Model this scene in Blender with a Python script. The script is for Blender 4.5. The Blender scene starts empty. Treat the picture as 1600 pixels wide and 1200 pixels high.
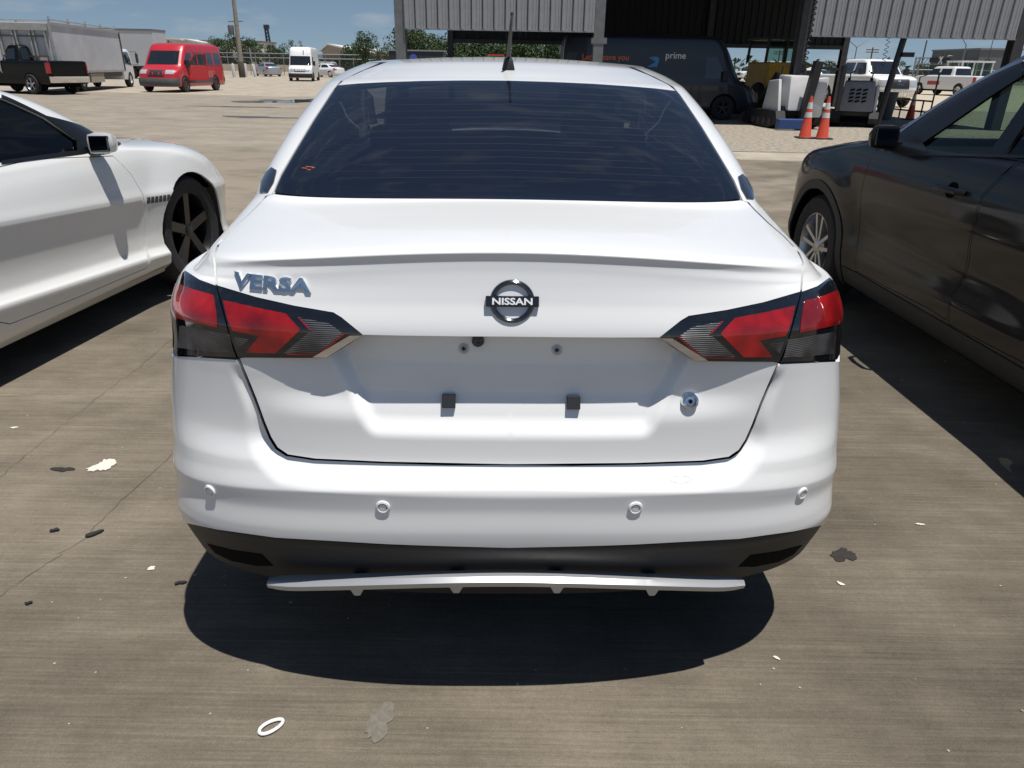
import bpy, math, random
import numpy as np
from mathutils import Vector, Matrix
from mathutils.geometry import delaunay_2d_cdt

random.seed(7); RNG = np.random.default_rng(7)
SC = bpy.context.scene; COL = SC.collection
rad = math.radians

# ------------------------------------------------------------------ camera
FPX, CAM_H, ROLL = 1111.0, 1.44, rad(1.0)
PITCH = math.atan((600 - 104.5) / FPX / math.cos(ROLL))
cam_d = bpy.data.cameras.new('camera'); cam = bpy.data.objects.new('camera', cam_d); COL.objects.link(cam)
cam_d.sensor_fit = 'HORIZONTAL'; cam_d.sensor_width = 36.0; cam_d.lens = FPX / 1600 * 36.0
cam_d.clip_start = 0.05; cam_d.clip_end = 6000
cam.matrix_world = Matrix.Translation((0, 0, CAM_H)) @ Matrix.Rotation(math.pi / 2 - PITCH, 4, 'X') @ Matrix.Rotation(ROLL, 4, 'Z')
SC.camera = cam
# ------------------------------------------------------------------ sky, sun, exposure
SUN_TO = Vector((0.18, -0.13, 1.0)).normalized()
world = bpy.data.worlds.new('World'); SC.world = world; world.use_nodes = True
wn = world.node_tree.nodes; wl = world.node_tree.links
for n in list(wn): wn.remove(n)
w_out = wn.new('ShaderNodeOutputWorld'); w_bg = wn.new('ShaderNodeBackground')
w_sky = wn.new('ShaderNodeTexSky'); w_sky.sky_type = 'NISHITA'; w_sky.sun_disc = False
w_sky.sun_elevation = math.asin(SUN_TO.z); w_sky.sun_rotation = math.atan2(SUN_TO.x, SUN_TO.y)
w_sky.altitude = 0; w_sky.air_density = 1.0; w_sky.dust_density = 0.0; w_sky.ozone_density = 1.5
w_bg.inputs[1].default_value = 0.056
wl.new(w_bg.outputs[0], w_out.inputs[0])
# thin scattered clouds in the sky dome
w_tc = wn.new('ShaderNodeTexCoord'); w_mp = wn.new('ShaderNodeMapping'); w_mp.inputs['Scale'].default_value = (7, 7, 26)
w_nz = wn.new('ShaderNodeTexNoise'); w_nz.inputs['Scale'].default_value = 1.5; w_nz.inputs['Detail'].default_value = 7
w_rp = wn.new('ShaderNodeValToRGB'); w_rp.color_ramp.elements[0].position = 0.53; w_rp.color_ramp.elements[1].position = 0.80
w_rp.color_ramp.elements[0].color = (0, 0, 0, 1); w_rp.color_ramp.elements[1].color = (0.55, 0.55, 0.55, 1)
w_mx = wn.new('ShaderNodeMix'); w_mx.data_type = 'RGBA'
w_sx = wn.new('ShaderNodeVectorMath'); w_sx.operation = 'ADD'; w_sx.inputs[1].default_value = (0, 0, 0.10)
w_nm = wn.new('ShaderNodeVectorMath'); w_nm.operation = 'NORMALIZE'
wl.new(w_tc.outputs['Generated'], w_sx.inputs[0]); wl.new(w_sx.outputs[0], w_nm.inputs[0]); wl.new(w_nm.outputs[0], w_sky.inputs[0])
wl.new(w_tc.outputs['Generated'], w_mp.inputs[0]); wl.new(w_mp.outputs[0], w_nz.inputs['Vector'])
wl.new(w_nz.outputs['Fac'], w_rp.inputs[0]); wl.new(w_rp.outputs[0], w_mx.inputs[0])
wl.new(w_sky.outputs[0], w_mx.inputs[6]); w_mx.inputs[7].default_value = (7.0, 7.2, 7.6, 1)
wl.new(w_mx.outputs[2], w_bg.inputs[0])
sun_d = bpy.data.lights.new('sun', 'SUN'); sun = bpy.data.objects.new('sun', sun_d); COL.objects.link(sun)
sun_d.energy = 4.4; sun_d.angle = rad(0.53); sun_d.color = (1.0, 0.965, 0.91)
sun.rotation_euler = (-SUN_TO).to_track_quat('-Z', 'Y').to_euler(); sun.location = SUN_TO * 40
SC.view_settings.view_transform = 'Standard'; SC.view_settings.look = 'None'
SC.view_settings.exposure = 0.30; SC.view_settings.gamma = 1.0; SC.view_settings.use_curve_mapping = False

# ------------------------------------------------------------------ measuring: pixel of the 1600x1200 photo -> place
_CM = np.array(cam.matrix_world); _RI, _UP, _FW, _C = _CM[:3, 0], _CM[:3, 1], -_CM[:3, 2], _CM[:3, 3]
def ray(u, v): return _FW + _RI * (u - 800) / FPX - _UP * (v - 600) / FPX
def at(u, v, z=0.0):
    d = ray(u, v); return Vector(_C + d * ((z - CAM_H) / d[2]))
def at_y(u, v, y):
    d = ray(u, v); return Vector(_C + d * (y / d[1]))
def project(P):
    q = P - _C; w = q @ _FW
    return np.stack([800 + FPX * (q @ _RI) / w, 600 - FPX * (q @ _UP) / w], -1)

# ------------------------------------------------------------------ materials
MATS = {}
def mat(name, color, rough=0.5, metal=0.0, coat=0.0, var=0.0, scale=20.0, bump=0.0, spec=0.5, bscale=None, trans=0.0, emit=None):
    if name in MATS: return MATS[name]
    m = bpy.data.materials.new(name); m.use_nodes = True; nt = m.node_tree; b = nt.nodes['Principled BSDF']
    b.inputs['Base Color'].default_value = (*color, 1); b.inputs['Roughness'].default_value = rough
    b.inputs['Metallic'].default_value = metal; b.inputs['Coat Weight'].default_value = coat
    b.inputs['Coat Roughness'].default_value = 0.03; b.inputs['Specular IOR Level'].default_value = spec
    if trans: b.inputs['Transmission Weight'].default_value = trans
    if var or bump:
        tc = nt.nodes.new('ShaderNodeTexCoord'); nz = nt.nodes.new('ShaderNodeTexNoise')
        nz.inputs['Scale'].default_value = scale; nz.inputs['Detail'].default_value = 6; nz.inputs['Roughness'].default_value = 0.65
        nt.links.new(tc.outputs['Object'], nz.inputs['Vector'])
        if var:
            rp = nt.nodes.new('ShaderNodeValToRGB'); e = rp.color_ramp.elements
            e[0].position = 0.3; e[1].position = 0.7
            e[0].color = (*[max(0, c * (1 - var)) for c in color], 1); e[1].color = (*[min(1, c * (1 + var)) for c in color], 1)
            nt.links.new(nz.outputs['Fac'], rp.inputs[0]); nt.links.new(rp.outputs[0], b.inputs['Base Color'])
        if bump:
            bp = nt.nodes.new('ShaderNodeBump'); bp.inputs['Strength'].default_value = bump; bp.inputs['Distance'].default_value = 0.01
            src = nz
            if bscale:
                src = nt.nodes.new('ShaderNodeTexNoise'); src.inputs['Scale'].default_value = bscale; src.inputs['Detail'].default_value = 3
                nt.links.new(tc.outputs['Object'], src.inputs['Vector'])
            nt.links.new(src.outputs['Fac'], bp.inputs['Height']); nt.links.new(bp.outputs[0], b.inputs['Normal'])
    MATS[name] = m; return m

def glass_mat(name, tint, refl=1.5, rough=0.0, sky_tone=0.0):
    """a thin tinted automotive pane: clear reflection on top, dark tint in what passes through"""
    if name in MATS: return MATS[name]
    m = bpy.data.materials.new(name); m.use_nodes = True; nt = m.node_tree
    for n in list(nt.nodes): nt.nodes.remove(n)
    o = nt.nodes.new('ShaderNodeOutputMaterial'); mx = nt.nodes.new('ShaderNodeMixShader'); fr = nt.nodes.new('ShaderNodeFresnel')
    tr = nt.nodes.new('ShaderNodeBsdfTransparent'); gl = nt.nodes.new('ShaderNodeBsdfGlossy')
    tr.inputs[0].default_value = (*tint, 1); gl.inputs['Roughness'].default_value = rough; fr.inputs[0].default_value = refl
    ge = nt.nodes.new('ShaderNodeNewGeometry'); mr = nt.nodes.new('ShaderNodeMapRange'); mr.inputs['To Min'].default_value = refl; mr.inputs['To Max'].default_value = 1 / refl
    nt.links.new(ge.outputs['Backfacing'], mr.inputs['Value']); nt.links.new(mr.outputs[0], fr.inputs[0])
    nt.links.new(fr.outputs[0], mx.inputs[0]); nt.links.new(tr.outputs[0], mx.inputs[1]); nt.links.new(gl.outputs[0], mx.inputs[2])
    if sky_tone:
        df = nt.nodes.new('ShaderNodeBsdfDiffuse'); df.inputs[0].default_value = (.05, .075, .14, 1); m2 = nt.nodes.new('ShaderNodeMixShader'); m2.inputs[0].default_value = sky_tone  # diffuse blue mixed into the pane, painting in part of the sky's reflection
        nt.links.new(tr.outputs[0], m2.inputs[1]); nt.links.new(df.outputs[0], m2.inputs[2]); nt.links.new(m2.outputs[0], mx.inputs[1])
    nt.links.new(mx.outputs[0], o.inputs[0]); MATS[name] = m; return m

WHITE = mat('white_paint', (0.80, 0.80, 0.79), 0.34, coat=1.0)
WHITE2 = mat('warm_white_paint', (0.72, 0.72, 0.70), 0.36, coat=1.0)
DGREY = mat('graphite_paint', (0.0045, 0.0048, 0.0056), 0.45, coat=0.7, spec=0.12); DGREY.node_tree.nodes['Principled BSDF'].inputs['Coat Roughness'].default_value = 0.09
BLACKPL = mat('black_plastic', (0.016, 0.017, 0.019), 0.55, var=0.15, scale=300, bump=0.08)
TRIMBL = mat('black_trim', (0.008, 0.008, 0.009), 0.3)
GLOSSBL = mat('gloss_black', (0.006, 0.007, 0.010), 0.08, coat=1.0)
VOID = mat('dark_cavity', (0.004, 0.004, 0.004), 0.9, spec=0.1)
CHROME = mat('chrome', (0.75, 0.76, 0.78), 0.07, metal=1.0)
SILVER = mat('silver_paint', (0.50, 0.51, 0.52), 0.32, metal=0.55, coat=0.4)
def lens_mat(name, lo, hi, sx, sz, bump):
    """moulded plastic lens: fine prism ribs under a clear outer skin"""
    m = bpy.data.materials.new(name); m.use_nodes = True; nt = m.node_tree; b = nt.nodes['Principled BSDF']; N, L = nt.nodes, nt.links
    b.inputs['Roughness'].default_value = .3; b.inputs['Coat Weight'].default_value = 1.0; b.inputs['Coat Roughness'].default_value = .02; b.inputs['Specular IOR Level'].default_value = .35
    tc = N.new('ShaderNodeTexCoord'); sp = N.new('ShaderNodeSeparateXYZ'); L.new(tc.outputs['Object'], sp.inputs[0]); out = []
    for ax, f in (('X', sx), ('Z', sz)):
        k = N.new('ShaderNodeMath'); k.operation = 'MULTIPLY'; k.inputs[1].default_value = f; L.new(sp.outputs[ax], k.inputs[0])
        q = N.new('ShaderNodeMath'); q.operation = 'SINE'; L.new(k.outputs[0], q.inputs[0]); out.append(q.outputs[0])
    ad = N.new('ShaderNodeMath'); ad.operation = 'ADD'; L.new(out[0], ad.inputs[0]); L.new(out[1], ad.inputs[1])
    nz = N.new('ShaderNodeTexNoise'); nz.inputs['Scale'].default_value = 16; nz.inputs['Detail'].default_value = 2; L.new(tc.outputs['Object'], nz.inputs['Vector'])
    ml = N.new('ShaderNodeMath'); ml.operation = 'MULTIPLY_ADD'; ml.inputs[1].default_value = .10; L.new(ad.outputs[0], ml.inputs[0]); L.new(nz.outputs['Fac'], ml.inputs[2])
    rp = N.new('ShaderNodeValToRGB'); e = rp.color_ramp.elements; e[0].position = .32; e[1].position = .70; e[0].color = (*lo, 1); e[1].color = (*hi, 1)
    L.new(ml.outputs[0], rp.inputs[0]); L.new(rp.outputs[0], b.inputs['Base Color'])
    bp = N.new('ShaderNodeBump'); bp.inputs['Strength'].default_value = bump; bp.inputs['Distance'].default_value = .002; L.new(ad.outputs[0], bp.inputs['Height']); L.new(bp.outputs[0], b.inputs['Normal']); return m
REDLENS = lens_mat('red_lens', (.13, .0015, .002), (.42, .006, .008), 0, 2600, .04)
SMOKE = lens_mat('smoked_lens', (.006, .006, .007), (.085, .087, .092), 0, 1500, .6)
TYRE = mat('tyre_rubber', (0.02, 0.02, 0.021), 0.8, var=0.3, scale=30, bump=0.2)
ALLOY = mat('alloy', (0.55, 0.56, 0.57), 0.3, metal=0.9)
BLKALLOY = mat('black_alloy', (0.007, 0.007, 0.008), 0.35, coat=0.3, spec=.3)
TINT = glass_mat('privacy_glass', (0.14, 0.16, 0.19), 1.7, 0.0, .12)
GREENGL = glass_mat('green_glass', (0.50, 0.61, 0.54), 1.45)
DARKGL = glass_mat('dark_glass', (0.10, 0.11, 0.12), 1.5)
SEAT = mat('charcoal_fabric', (0.03, 0.03, 0.032), 0.9, var=0.3, scale=80)
STEEL = mat('galvanised_steel', (0.33, 0.34, 0.35), 0.45, metal=0.6, var=0.2, scale=6)

# ------------------------------------------------------------------ mesh helpers
def link(o, parent=None):
    COL.objects.link(o)
    if parent is not None: o.parent = parent
    return o
def mesh(name, verts, faces, m, parent=None, smooth=False, normals=None, mi=None):
    me = bpy.data.meshes.new(name); me.from_pydata([tuple(map(float, v)) for v in verts], [], [tuple(map(int, f)) for f in faces])
    for x in (m if isinstance(m, (list, tuple)) else [m]): me.materials.append(x)
    if mi is not None: me.polygons.foreach_set('material_index', mi)
    if smooth: me.polygons.foreach_set('use_smooth', [True] * len(me.polygons))
    me.update()
    if normals is not None: me.normals_split_custom_set_from_vertices([tuple(map(float, n)) for n in normals])
    return link(bpy.data.objects.new(name, me), parent)
def tag(o, label=None, cat=None, group=None, kind=None):
    for k, v in (('label', label), ('category', cat), ('group', group), ('kind', kind)):
        if v: o[k] = v
    return o
def thing(name, label, cat, loc=(0, 0, 0), rz=0.0, group=None):
    o = bpy.data.objects.new(name, None); COL.objects.link(o); o.empty_display_size = 0.2
    o.location = loc; o.rotation_euler = (0, 0, rz)
    o.matrix_basis = Matrix.Translation(loc) @ Matrix.Rotation(rz, 4, 'Z')
    return tag(o, label, cat, group)
class MB:
    """collects simple solids; build() links them as one mesh object"""
    def __init__(s): s.v = []; s.f = []
    def add(s, V, Fs):
        n = len(s.v); s.v += [tuple(x) for x in V]; s.f += [tuple(i + n for i in f) for f in Fs]; return s
    def box(s, x0, x1, y0, y1, z0, z1):
        return s.add([(x0, y0, z0), (x1, y0, z0), (x1, y1, z0), (x0, y1, z0), (x0, y0, z1), (x1, y0, z1), (x1, y1, z1), (x0, y1, z1)],
                     [(3, 2, 1, 0), (4, 5, 6, 7), (0, 1, 5, 4), (1, 2, 6, 5), (2, 3, 7, 6), (3, 0, 4, 7)])
    def hexa(s, P):
        return s.add(P, [(3, 2, 1, 0), (4, 5, 6, 7), (0, 1, 5, 4), (1, 2, 6, 5), (2, 3, 7, 6), (3, 0, 4, 7)])
    def tube(s, pts, r, n=8, cap=True):
        pts = [Vector(p) for p in pts]; rs = r if isinstance(r, (list, tuple)) else [r] * len(pts); V = []; Fs = []
        for i, p in enumerate(pts):
            d = (pts[min(i + 1, len(pts) - 1)] - pts[max(i - 1, 0)]).normalized()
            a = d.orthogonal().normalized() if abs(d.z) < 0.9 else Vector((1, 0, 0)).cross(d).normalized()
            if i and a.dot(pa) < 0: a = -a
            if i:
                a = (pa - d * pa.dot(d)).normalized()
            pa = a; b = d.cross(a)
            V += [p + (a * math.cos(k * 2 * math.pi / n) + b * math.sin(k * 2 * math.pi / n)) * rs[i] for k in range(n)]
        for i in range(len(pts) - 1):
            for k in range(n): Fs.append((i * n + k, i * n + (k + 1) % n, (i + 1) * n + (k + 1) % n, (i + 1) * n + k))
        if cap: Fs += [tuple(range(n - 1, -1, -1)), tuple((len(pts) - 1) * n + k for k in range(n))]
        return s.add(V, Fs)
    def bar(s, p, q, w, h=None):
        p, q = Vector(p), Vector(q); d = (q - p).normalized(); h = h or w
        a = d.cross(Vector((0, 0, 1))); a = a.normalized() if a.length > 1e-3 else Vector((1, 0, 0)); b = a.cross(d)
        o = [(-1, -1), (1, -1), (1, 1), (-1, 1)]
        return s.hexa([p + a * w / 2 * i + b * h / 2 * j for i, j in o] + [q + a * w / 2 * i + b * h / 2 * j for i, j in o])
    def lathe(s, prof, n=24, axis='Z', c=(0, 0, 0)):
        V = []; Fs = []; m = len(prof)
        for k in range(n):
            a = 2 * math.pi * k / n
            for r, h in prof:
                x, y = r * math.cos(a), r * math.sin(a)
                p = (x, y, h) if axis == 'Z' else ((h, x, y) if axis == 'X' else (x, h, y))
                V.append((p[0] + c[0], p[1] + c[1], p[2] + c[2]))
        for k in range(n):
            for j in range(m - 1): Fs.append((k * m + j, ((k + 1) % n) * m + j, ((k + 1) % n) * m + j + 1, k * m + j + 1))
        return s.add(V, Fs)
    def prism(s, poly, a0, a1, axis='Y'):
        """extrude a 2-D polygon along an axis"""
        n = len(poly)
        def P(p, h): return (p[0], h, p[1]) if axis == 'Y' else ((h, p[0], p[1]) if axis == 'X' else (p[0], p[1], h))
        return s.add([P(p, a0) for p in poly] + [P(p, a1) for p in poly],
                     [tuple(range(n)), tuple(range(2 * n - 1, n - 1, -1))] + [(i, n + i, n + (i + 1) % n, (i + 1) % n) for i in range(n)])
    def build(s, name, m, parent=None, smooth=False, bevel=0.0):
        o = mesh(name, s.v, s.f, m, parent, smooth)
        me = o.data
        import bmesh
        bm = bmesh.new(); bm.from_mesh(me)
        if bevel:
            bmesh.ops.bevel(bm, geom=[e for e in bm.edges if e.calc_face_angle(0) > 0.5], offset=bevel, segments=2, affect='EDGES', profile=0.6)
        bmesh.ops.recalc_face_normals(bm, faces=bm.faces); bm.to_mesh(me); bm.free()
        if smooth:
            me.polygons.foreach_set('use_smooth', [True] * len(me.polygons))
            me.set_sharp_from_angle(angle=rad(38))
        return o
def text(name, body, size, m, parent, M, ext=0.002, bold=0.0, xs=1.0, center=True):
    cu = bpy.data.curves.new(name, 'FONT'); cu.body = body; cu.size = size; cu.extrude = ext; cu.offset = bold
    cu.align_x = 'CENTER' if center else 'LEFT'; cu.align_y = 'CENTER'; cu.resolution_u = 3
    t = bpy.data.objects.new(name, cu); COL.objects.link(t)
    dg = bpy.context.evaluated_depsgraph_get(); me = bpy.data.meshes.new_from_object(t.evaluated_get(dg))
    bpy.data.objects.remove(t); bpy.data.curves.remove(cu)
    me.name = name; me.materials.clear(); me.materials.append(m); me.transform(M @ Matrix.Diagonal((xs, 1, 1, 1)))
    return link(bpy.data.objects.new(name, me), parent)
def frame(p, n, up=(0, 0, 1)):
    """matrix whose Z is the surface normal and Y the upward direction"""
    z = Vector(n).normalized(); x = Vector(up).cross(z).normalized(); y = z.cross(x)
    M = Matrix((x, y, z)).transposed().to_4x4(); M.translation = Vector(p); return M

# ------------------------------------------------------------------ curved car shells
def pchip(P, k):
    """monotone cubic through the rows of P (n, ...), k samples per interval"""
    d = np.diff(P, axis=0); m = np.zeros_like(P)
    a, b = d[:-1], d[1:]; s = (a * b) > 0
    m[1:-1] = np.where(s, 2 * a * b / np.where(s, a + b, 1), 0); m[0] = d[0]; m[-1] = d[-1]
    out = []
    for i in range(len(P) - 1):
        for j in range(k):
            t = j / k; t2, t3 = t * t, t * t * t
            out.append((2 * t3 - 3 * t2 + 1) * P[i] + (t3 - 2 * t2 + t) * m[i] + (-2 * t3 + 3 * t2) * P[i + 1] + (t3 - t2) * m[i + 1])
    out.append(P[-1]); return np.array(out)
def corner(W, D, n, cnt):
    th = np.linspace(0, math.pi / 2, 241)
    x = W * np.sin(th) ** (2 / n); y = D * (1 - np.clip(np.cos(th), 0, 1) ** (2 / n))
    L = np.r_[0, np.cumsum(np.hypot(np.diff(x), np.diff(y)))]; q = np.linspace(0, L[-1], cnt + 1)
    return np.interp(q, L, x), np.interp(q, L, y)
def in_poly(P, poly):
    x, y = P[:, 0], P[:, 1]; c = np.zeros(len(P), bool); j = len(poly) - 1
    for i in range(len(poly)):
        xi, yi = poly[i]; xj, yj = poly[j]
        with np.errstate(divide='ignore', invalid='ignore'):
            c ^= ((yi > y) != (yj > y)) & (x < (xj - xi) * (y - yi) / (yj - yi + 1e-18) + xi)
        j = i
    return c
def mirror_tree(o, parent):
    c = o.copy(); c.data = o.data.copy(); COL.objects.link(c); c.parent = parent
    c.data.transform(Matrix.Diagonal((-1, 1, 1, 1))); c.data.flip_normals()
    for ch in list(o.children): mirror_tree(ch, c)
    return c
class Shell:
    """half a car body given by its plan outlines at a list of heights; rows: (z, y_rear, y_front, W, D_rear, n_rear, D_front, n_front, droop).
    s: 0..1 rear half and corner, 1..2 flank, 2..3 front corner and half.  t: row number."""
    def __init__(s, rows, root, sg=-1, nr=44, nf=60, nfr=40, k=6, mod=None):
        P = []
        for (z, yr, yf, W, Dr, en, Df, ef, dr) in rows:
            if Dr + Df > (yf - yr) * .95:
                q = (yf - yr) * .95 / (Dr + Df); Dr *= q; Df *= q
            x0, y0 = corner(W, Dr, en, nr); x1, y1 = corner(W, Df, ef, nfr)
            fy = np.linspace(yr + Dr, yf - Df, nf + 1)[1:]
            x = np.r_[x0, np.full(nf, W), x1[::-1][1:]]; y = np.r_[yr + y0, fy, (yf - y1)[::-1][1:]]
            P.append(np.stack([sg * x, y, z - dr * (x / W) ** 2], -1))
        s.k = k; s.P = pchip(np.array(P), k); s.sg = sg; s.root = root
        if mod is not None: s.P = mod(s.P)
        s.S = np.r_[np.linspace(0, 1, nr + 1), np.linspace(1, 2, nf + 1)[1:], np.linspace(2, 3, nfr + 1)[1:]]
        s.nt, s.ns = s.P.shape[:2]; s.T = np.linspace(0, len(rows) - 1, s.nt)
        gs = np.gradient(s.P, axis=1); gt = np.gradient(s.P, axis=0); N = np.cross(gs, gt)
        N /= np.linalg.norm(N, axis=2, keepdims=True) + 1e-12
        mid = N[s.nt // 2, nr + nf // 2]
        if mid[0] * sg < 0: N = -N
        N[:, 0, 0] = 0; N[:, -1, 0] = 0
        s.N = N; s.nr = nr
        M = np.array(root.matrix_basis); s.M = M
        s.PW = s.P @ M[:3, :3].T + M[:3, 3]; s.px = project(s.PW)
        s.face = ((N @ M[:3, :3].T) * (_C - s.PW)).sum(-1) > 0
    def ev(s, st):
        st = np.asarray(st, float); a = np.interp(st[:, 0], s.S, np.arange(s.ns)); b = np.clip(st[:, 1] * s.k, 0, s.nt - 1)
        i = np.minimum(a.astype(int), s.ns - 2); j = np.minimum(b.astype(int), s.nt - 2); fa = (a - i)[:, None]; fb = (b - j)[:, None]
        def bl(G): return (G[j, i] * (1 - fa) + G[j, i + 1] * fa) * (1 - fb) + (G[j + 1, i] * (1 - fa) + G[j + 1, i + 1] * fa) * fb
        n = bl(s.N); return bl(s.P), n / (np.linalg.norm(n, axis=1, keepdims=True) + 1e-12)
    def _solve(s, tgt, F2, grid, ok):
        d = ((grid - tgt) ** 2).sum(-1); d = np.where(ok, d, 1e18); j, i = np.unravel_index(np.argmin(d), d.shape)
        a, b = float(i), float(j)
        for _ in range(6):
            i0 = int(min(max(a, 0), s.ns - 2)); j0 = int(min(max(b, 0), s.nt - 2)); fa, fb = a - i0, b - j0
            g00, g10, g01, g11 = grid[j0, i0], grid[j0, i0 + 1], grid[j0 + 1, i0], grid[j0 + 1, i0 + 1]
            f = (g00 * (1 - fa) + g10 * fa) * (1 - fb) + (g01 * (1 - fa) + g11 * fa) * fb - tgt
            ja = (g10 - g00) * (1 - fb) + (g11 - g01) * fb; jb = (g01 - g00) * (1 - fa) + (g11 - g10) * fa
            det = ja[0] * jb[1] - ja[1] * jb[0]
            if abs(det) < 1e-14: break
            da = (-f[0] * jb[1] + f[1] * jb[0]) / det; db = (-ja[0] * f[1] + ja[1] * f[0]) / det
            a = min(max(a + np.clip(da, -1, 1), 0), s.ns - 1); b = min(max(b + np.clip(db, -1, 1), 0), s.nt - 1)
        return (float(np.interp(a, np.arange(s.ns), s.S)), b / s.k)
    def inv(s, u, v): return s._solve(np.array([u, v], float), None, s.px, s.face)
    def inv_yz(s, y, z): return s._solve(np.array([y, z], float), None, s.P[..., 1:], np.ones((s.nt, s.ns), bool))
    def yz(s, u, v):
        p, _ = s.ev([s.inv(u, v)]); return float(p[0, 1]), float(p[0, 2])
    def loop(s, pts, step=4.0):
        """pts: ('px',u,v) measured in the photo, ('yz',y,z) on the flank or ('st',s,t); straight in its own space"""
        out = []; n = len(pts)
        for i in range(n):
            a, b = pts[i], pts[(i + 1) % n]
            if len(a) == 2: a = ('px', *a)
            if len(b) == 2: b = ('px', *b)
            conv = {'px': s.inv, 'yz': s.inv_yz, 'st': lambda p, q: (p, q)}
            if a[0] == b[0] and a[0] != 'st':
                L = math.hypot(b[1] - a[1], b[2] - a[2]); m = max(1, int(L / (step if a[0] == 'px' else 0.05)))
                out += [conv[a[0]](a[1] + (b[1] - a[1]) * q / m, a[2] + (b[2] - a[2]) * q / m) for q in range(m)]
            else:
                A, B = conv[a[0]](a[1], a[2]), conv[b[0]](b[1], b[2]); m = max(1, int(max(abs(A[0] - B[0]) / .03, abs(A[1] - B[1]) / .12)))
                out += [(A[0] + (B[0] - A[0]) * q / m, A[1] + (B[1] - A[1]) * q / m) for q in range(m)]
        r = [out[0]]
        for p in out[1:]:
            if abs(p[0] - r[-1][0]) + abs(p[1] - r[-1][1]) * .05 > 2e-3: r.append(p)
        return r
    def panel(s, name, m, loop, holes=(), off=0.0, thick=0.006, mirror=True, parent=None, dens=1):
        TS = 0.05
        loops = [loop] + list(holes); pts = []; edges = []
        for lp in loops:
            n0 = len(pts); pts += [(p[0], p[1] * TS) for p in lp]; edges += [(n0 + i, n0 + (i + 1) % len(lp)) for i in range(len(lp))]
        B = np.array(pts); L0 = np.array([(p[0], p[1] * TS) for p in loop])
        lo, hi = L0.min(0), L0.max(0)
        si = s.S[(s.S > lo[0]) & (s.S < hi[0])][::dens]; ti = s.T[(s.T * TS > lo[1]) & (s.T * TS < hi[1])][::dens] * TS
        if len(si) and len(ti):
            G = np.stack(np.meshgrid(si, ti), -1).reshape(-1, 2); G = G[in_poly(G, L0)]
            for h in holes:
                if len(G): G = G[~in_poly(G, np.array([(p[0], p[1] * TS) for p in h]))]
            if len(G):
                dmin = np.full(len(G), 1e9)
                for q in B: dmin = np.minimum(dmin, ((G - q) ** 2).sum(1))
                G = G[dmin > (0.007 * dens) ** 2]; pts += [tuple(g) for g in G]
        vv, ee, ff, _, _, _ = delaunay_2d_cdt([Vector(p) for p in pts], edges, [], 0, 1e-7)
        V2 = np.array([tuple(v) for v in vv]); T = np.array([f for f in ff if len(f) == 3]); c = V2[T].mean(1)
        keep = in_poly(c, L0)
        for h in holes: keep &= ~in_poly(c, np.array([(p[0], p[1] * TS) for p in h]))
        T = T[keep]; P, N = s.ev(V2 / np.array([1, TS])); P = P + N * off
        cen = np.abs(P[:, 0]) < 2e-4
        fn = np.cross(P[T[:, 1]] - P[T[:, 0]], P[T[:, 2]] - P[T[:, 0]]); flip = (fn * N[T[:, 0]]).sum(1) < 0
        T[flip] = T[flip][:, ::-1]
        ec = {}
        for t in T:
            for a, b in ((t[0], t[1]), (t[1], t[2]), (t[2], t[0])):
                k = (min(a, b), max(a, b)); ec[k] = None if k in ec else (a, b)
        be = [e for e in ec.values() if e is not None and not (cen[e[0]] and cen[e[1]])]
        verts, nor, faces = list(P), list(N), [tuple(t) for t in T]
        if thick:
            mp = {}
            for a, b in be:
                for q in (a, b):
                    if q not in mp: mp[q] = len(verts); verts += [P[q], P[q] - N[q] * thick]; nor += [np.zeros(3)] * 2
                faces.append((mp[a], mp[a] + 1, mp[b] + 1, mp[b]))
        if mirror:
            n = len(verts); idx = {}
            for q in range(n):
                if q < len(P) and cen[q]: idx[q] = q; verts[q] = np.array([0, *verts[q][1:]]); nor[q] = np.array([0, *nor[q][1:]])
                else: idx[q] = len(verts); verts.append(verts[q] * np.array([-1, 1, 1])); nor.append(nor[q] * np.array([-1, 1, 1]))
            faces += [tuple(idx[q] for q in f[::-1]) for f in faces]
        return mesh(name, verts, faces, m, parent or s.root, True, nor)
    def pair(s, name, m, loop, parent=None, **k):
        a = s.panel(name, m, loop, mirror=False, parent=parent, **k); b = mirror_tree(a, a.parent); return a, b
    def body(s, name, m, parent=None, off=0.0, t0=0, t1=None, dens=1, smooth=True):
        """the whole shell, both halves, as one closed skin"""
        j = [i for i, t in enumerate(s.T) if t >= t0 - 1e-9 and (t1 is None or t <= t1 + 1e-9)][::dens]
        P = s.P[j] + s.N[j] * off; n, k = P.shape[:2]; V = list(P.reshape(-1, 3)) + list((P * np.array([-1, 1, 1])).reshape(-1, 3)); Fs = []
        o = n * k
        for a in range(n - 1):
            for b in range(k - 1):
                q = (a * k + b, a * k + b + 1, (a + 1) * k + b + 1, (a + 1) * k + b)
                Fs.append(q if s.sg > 0 else q[::-1]); q2 = tuple(x + o for x in q); Fs.append(q2[::-1] if s.sg > 0 else q2)
        for a in (0, n - 1):
            r = [a * k + b for b in range(k)] + [o + a * k + b for b in range(k - 2, 0, -1)]; Fs.append(tuple(r))
        return mb_fix(mesh(name, V, Fs, m, parent or s.root, smooth), smooth)
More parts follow.
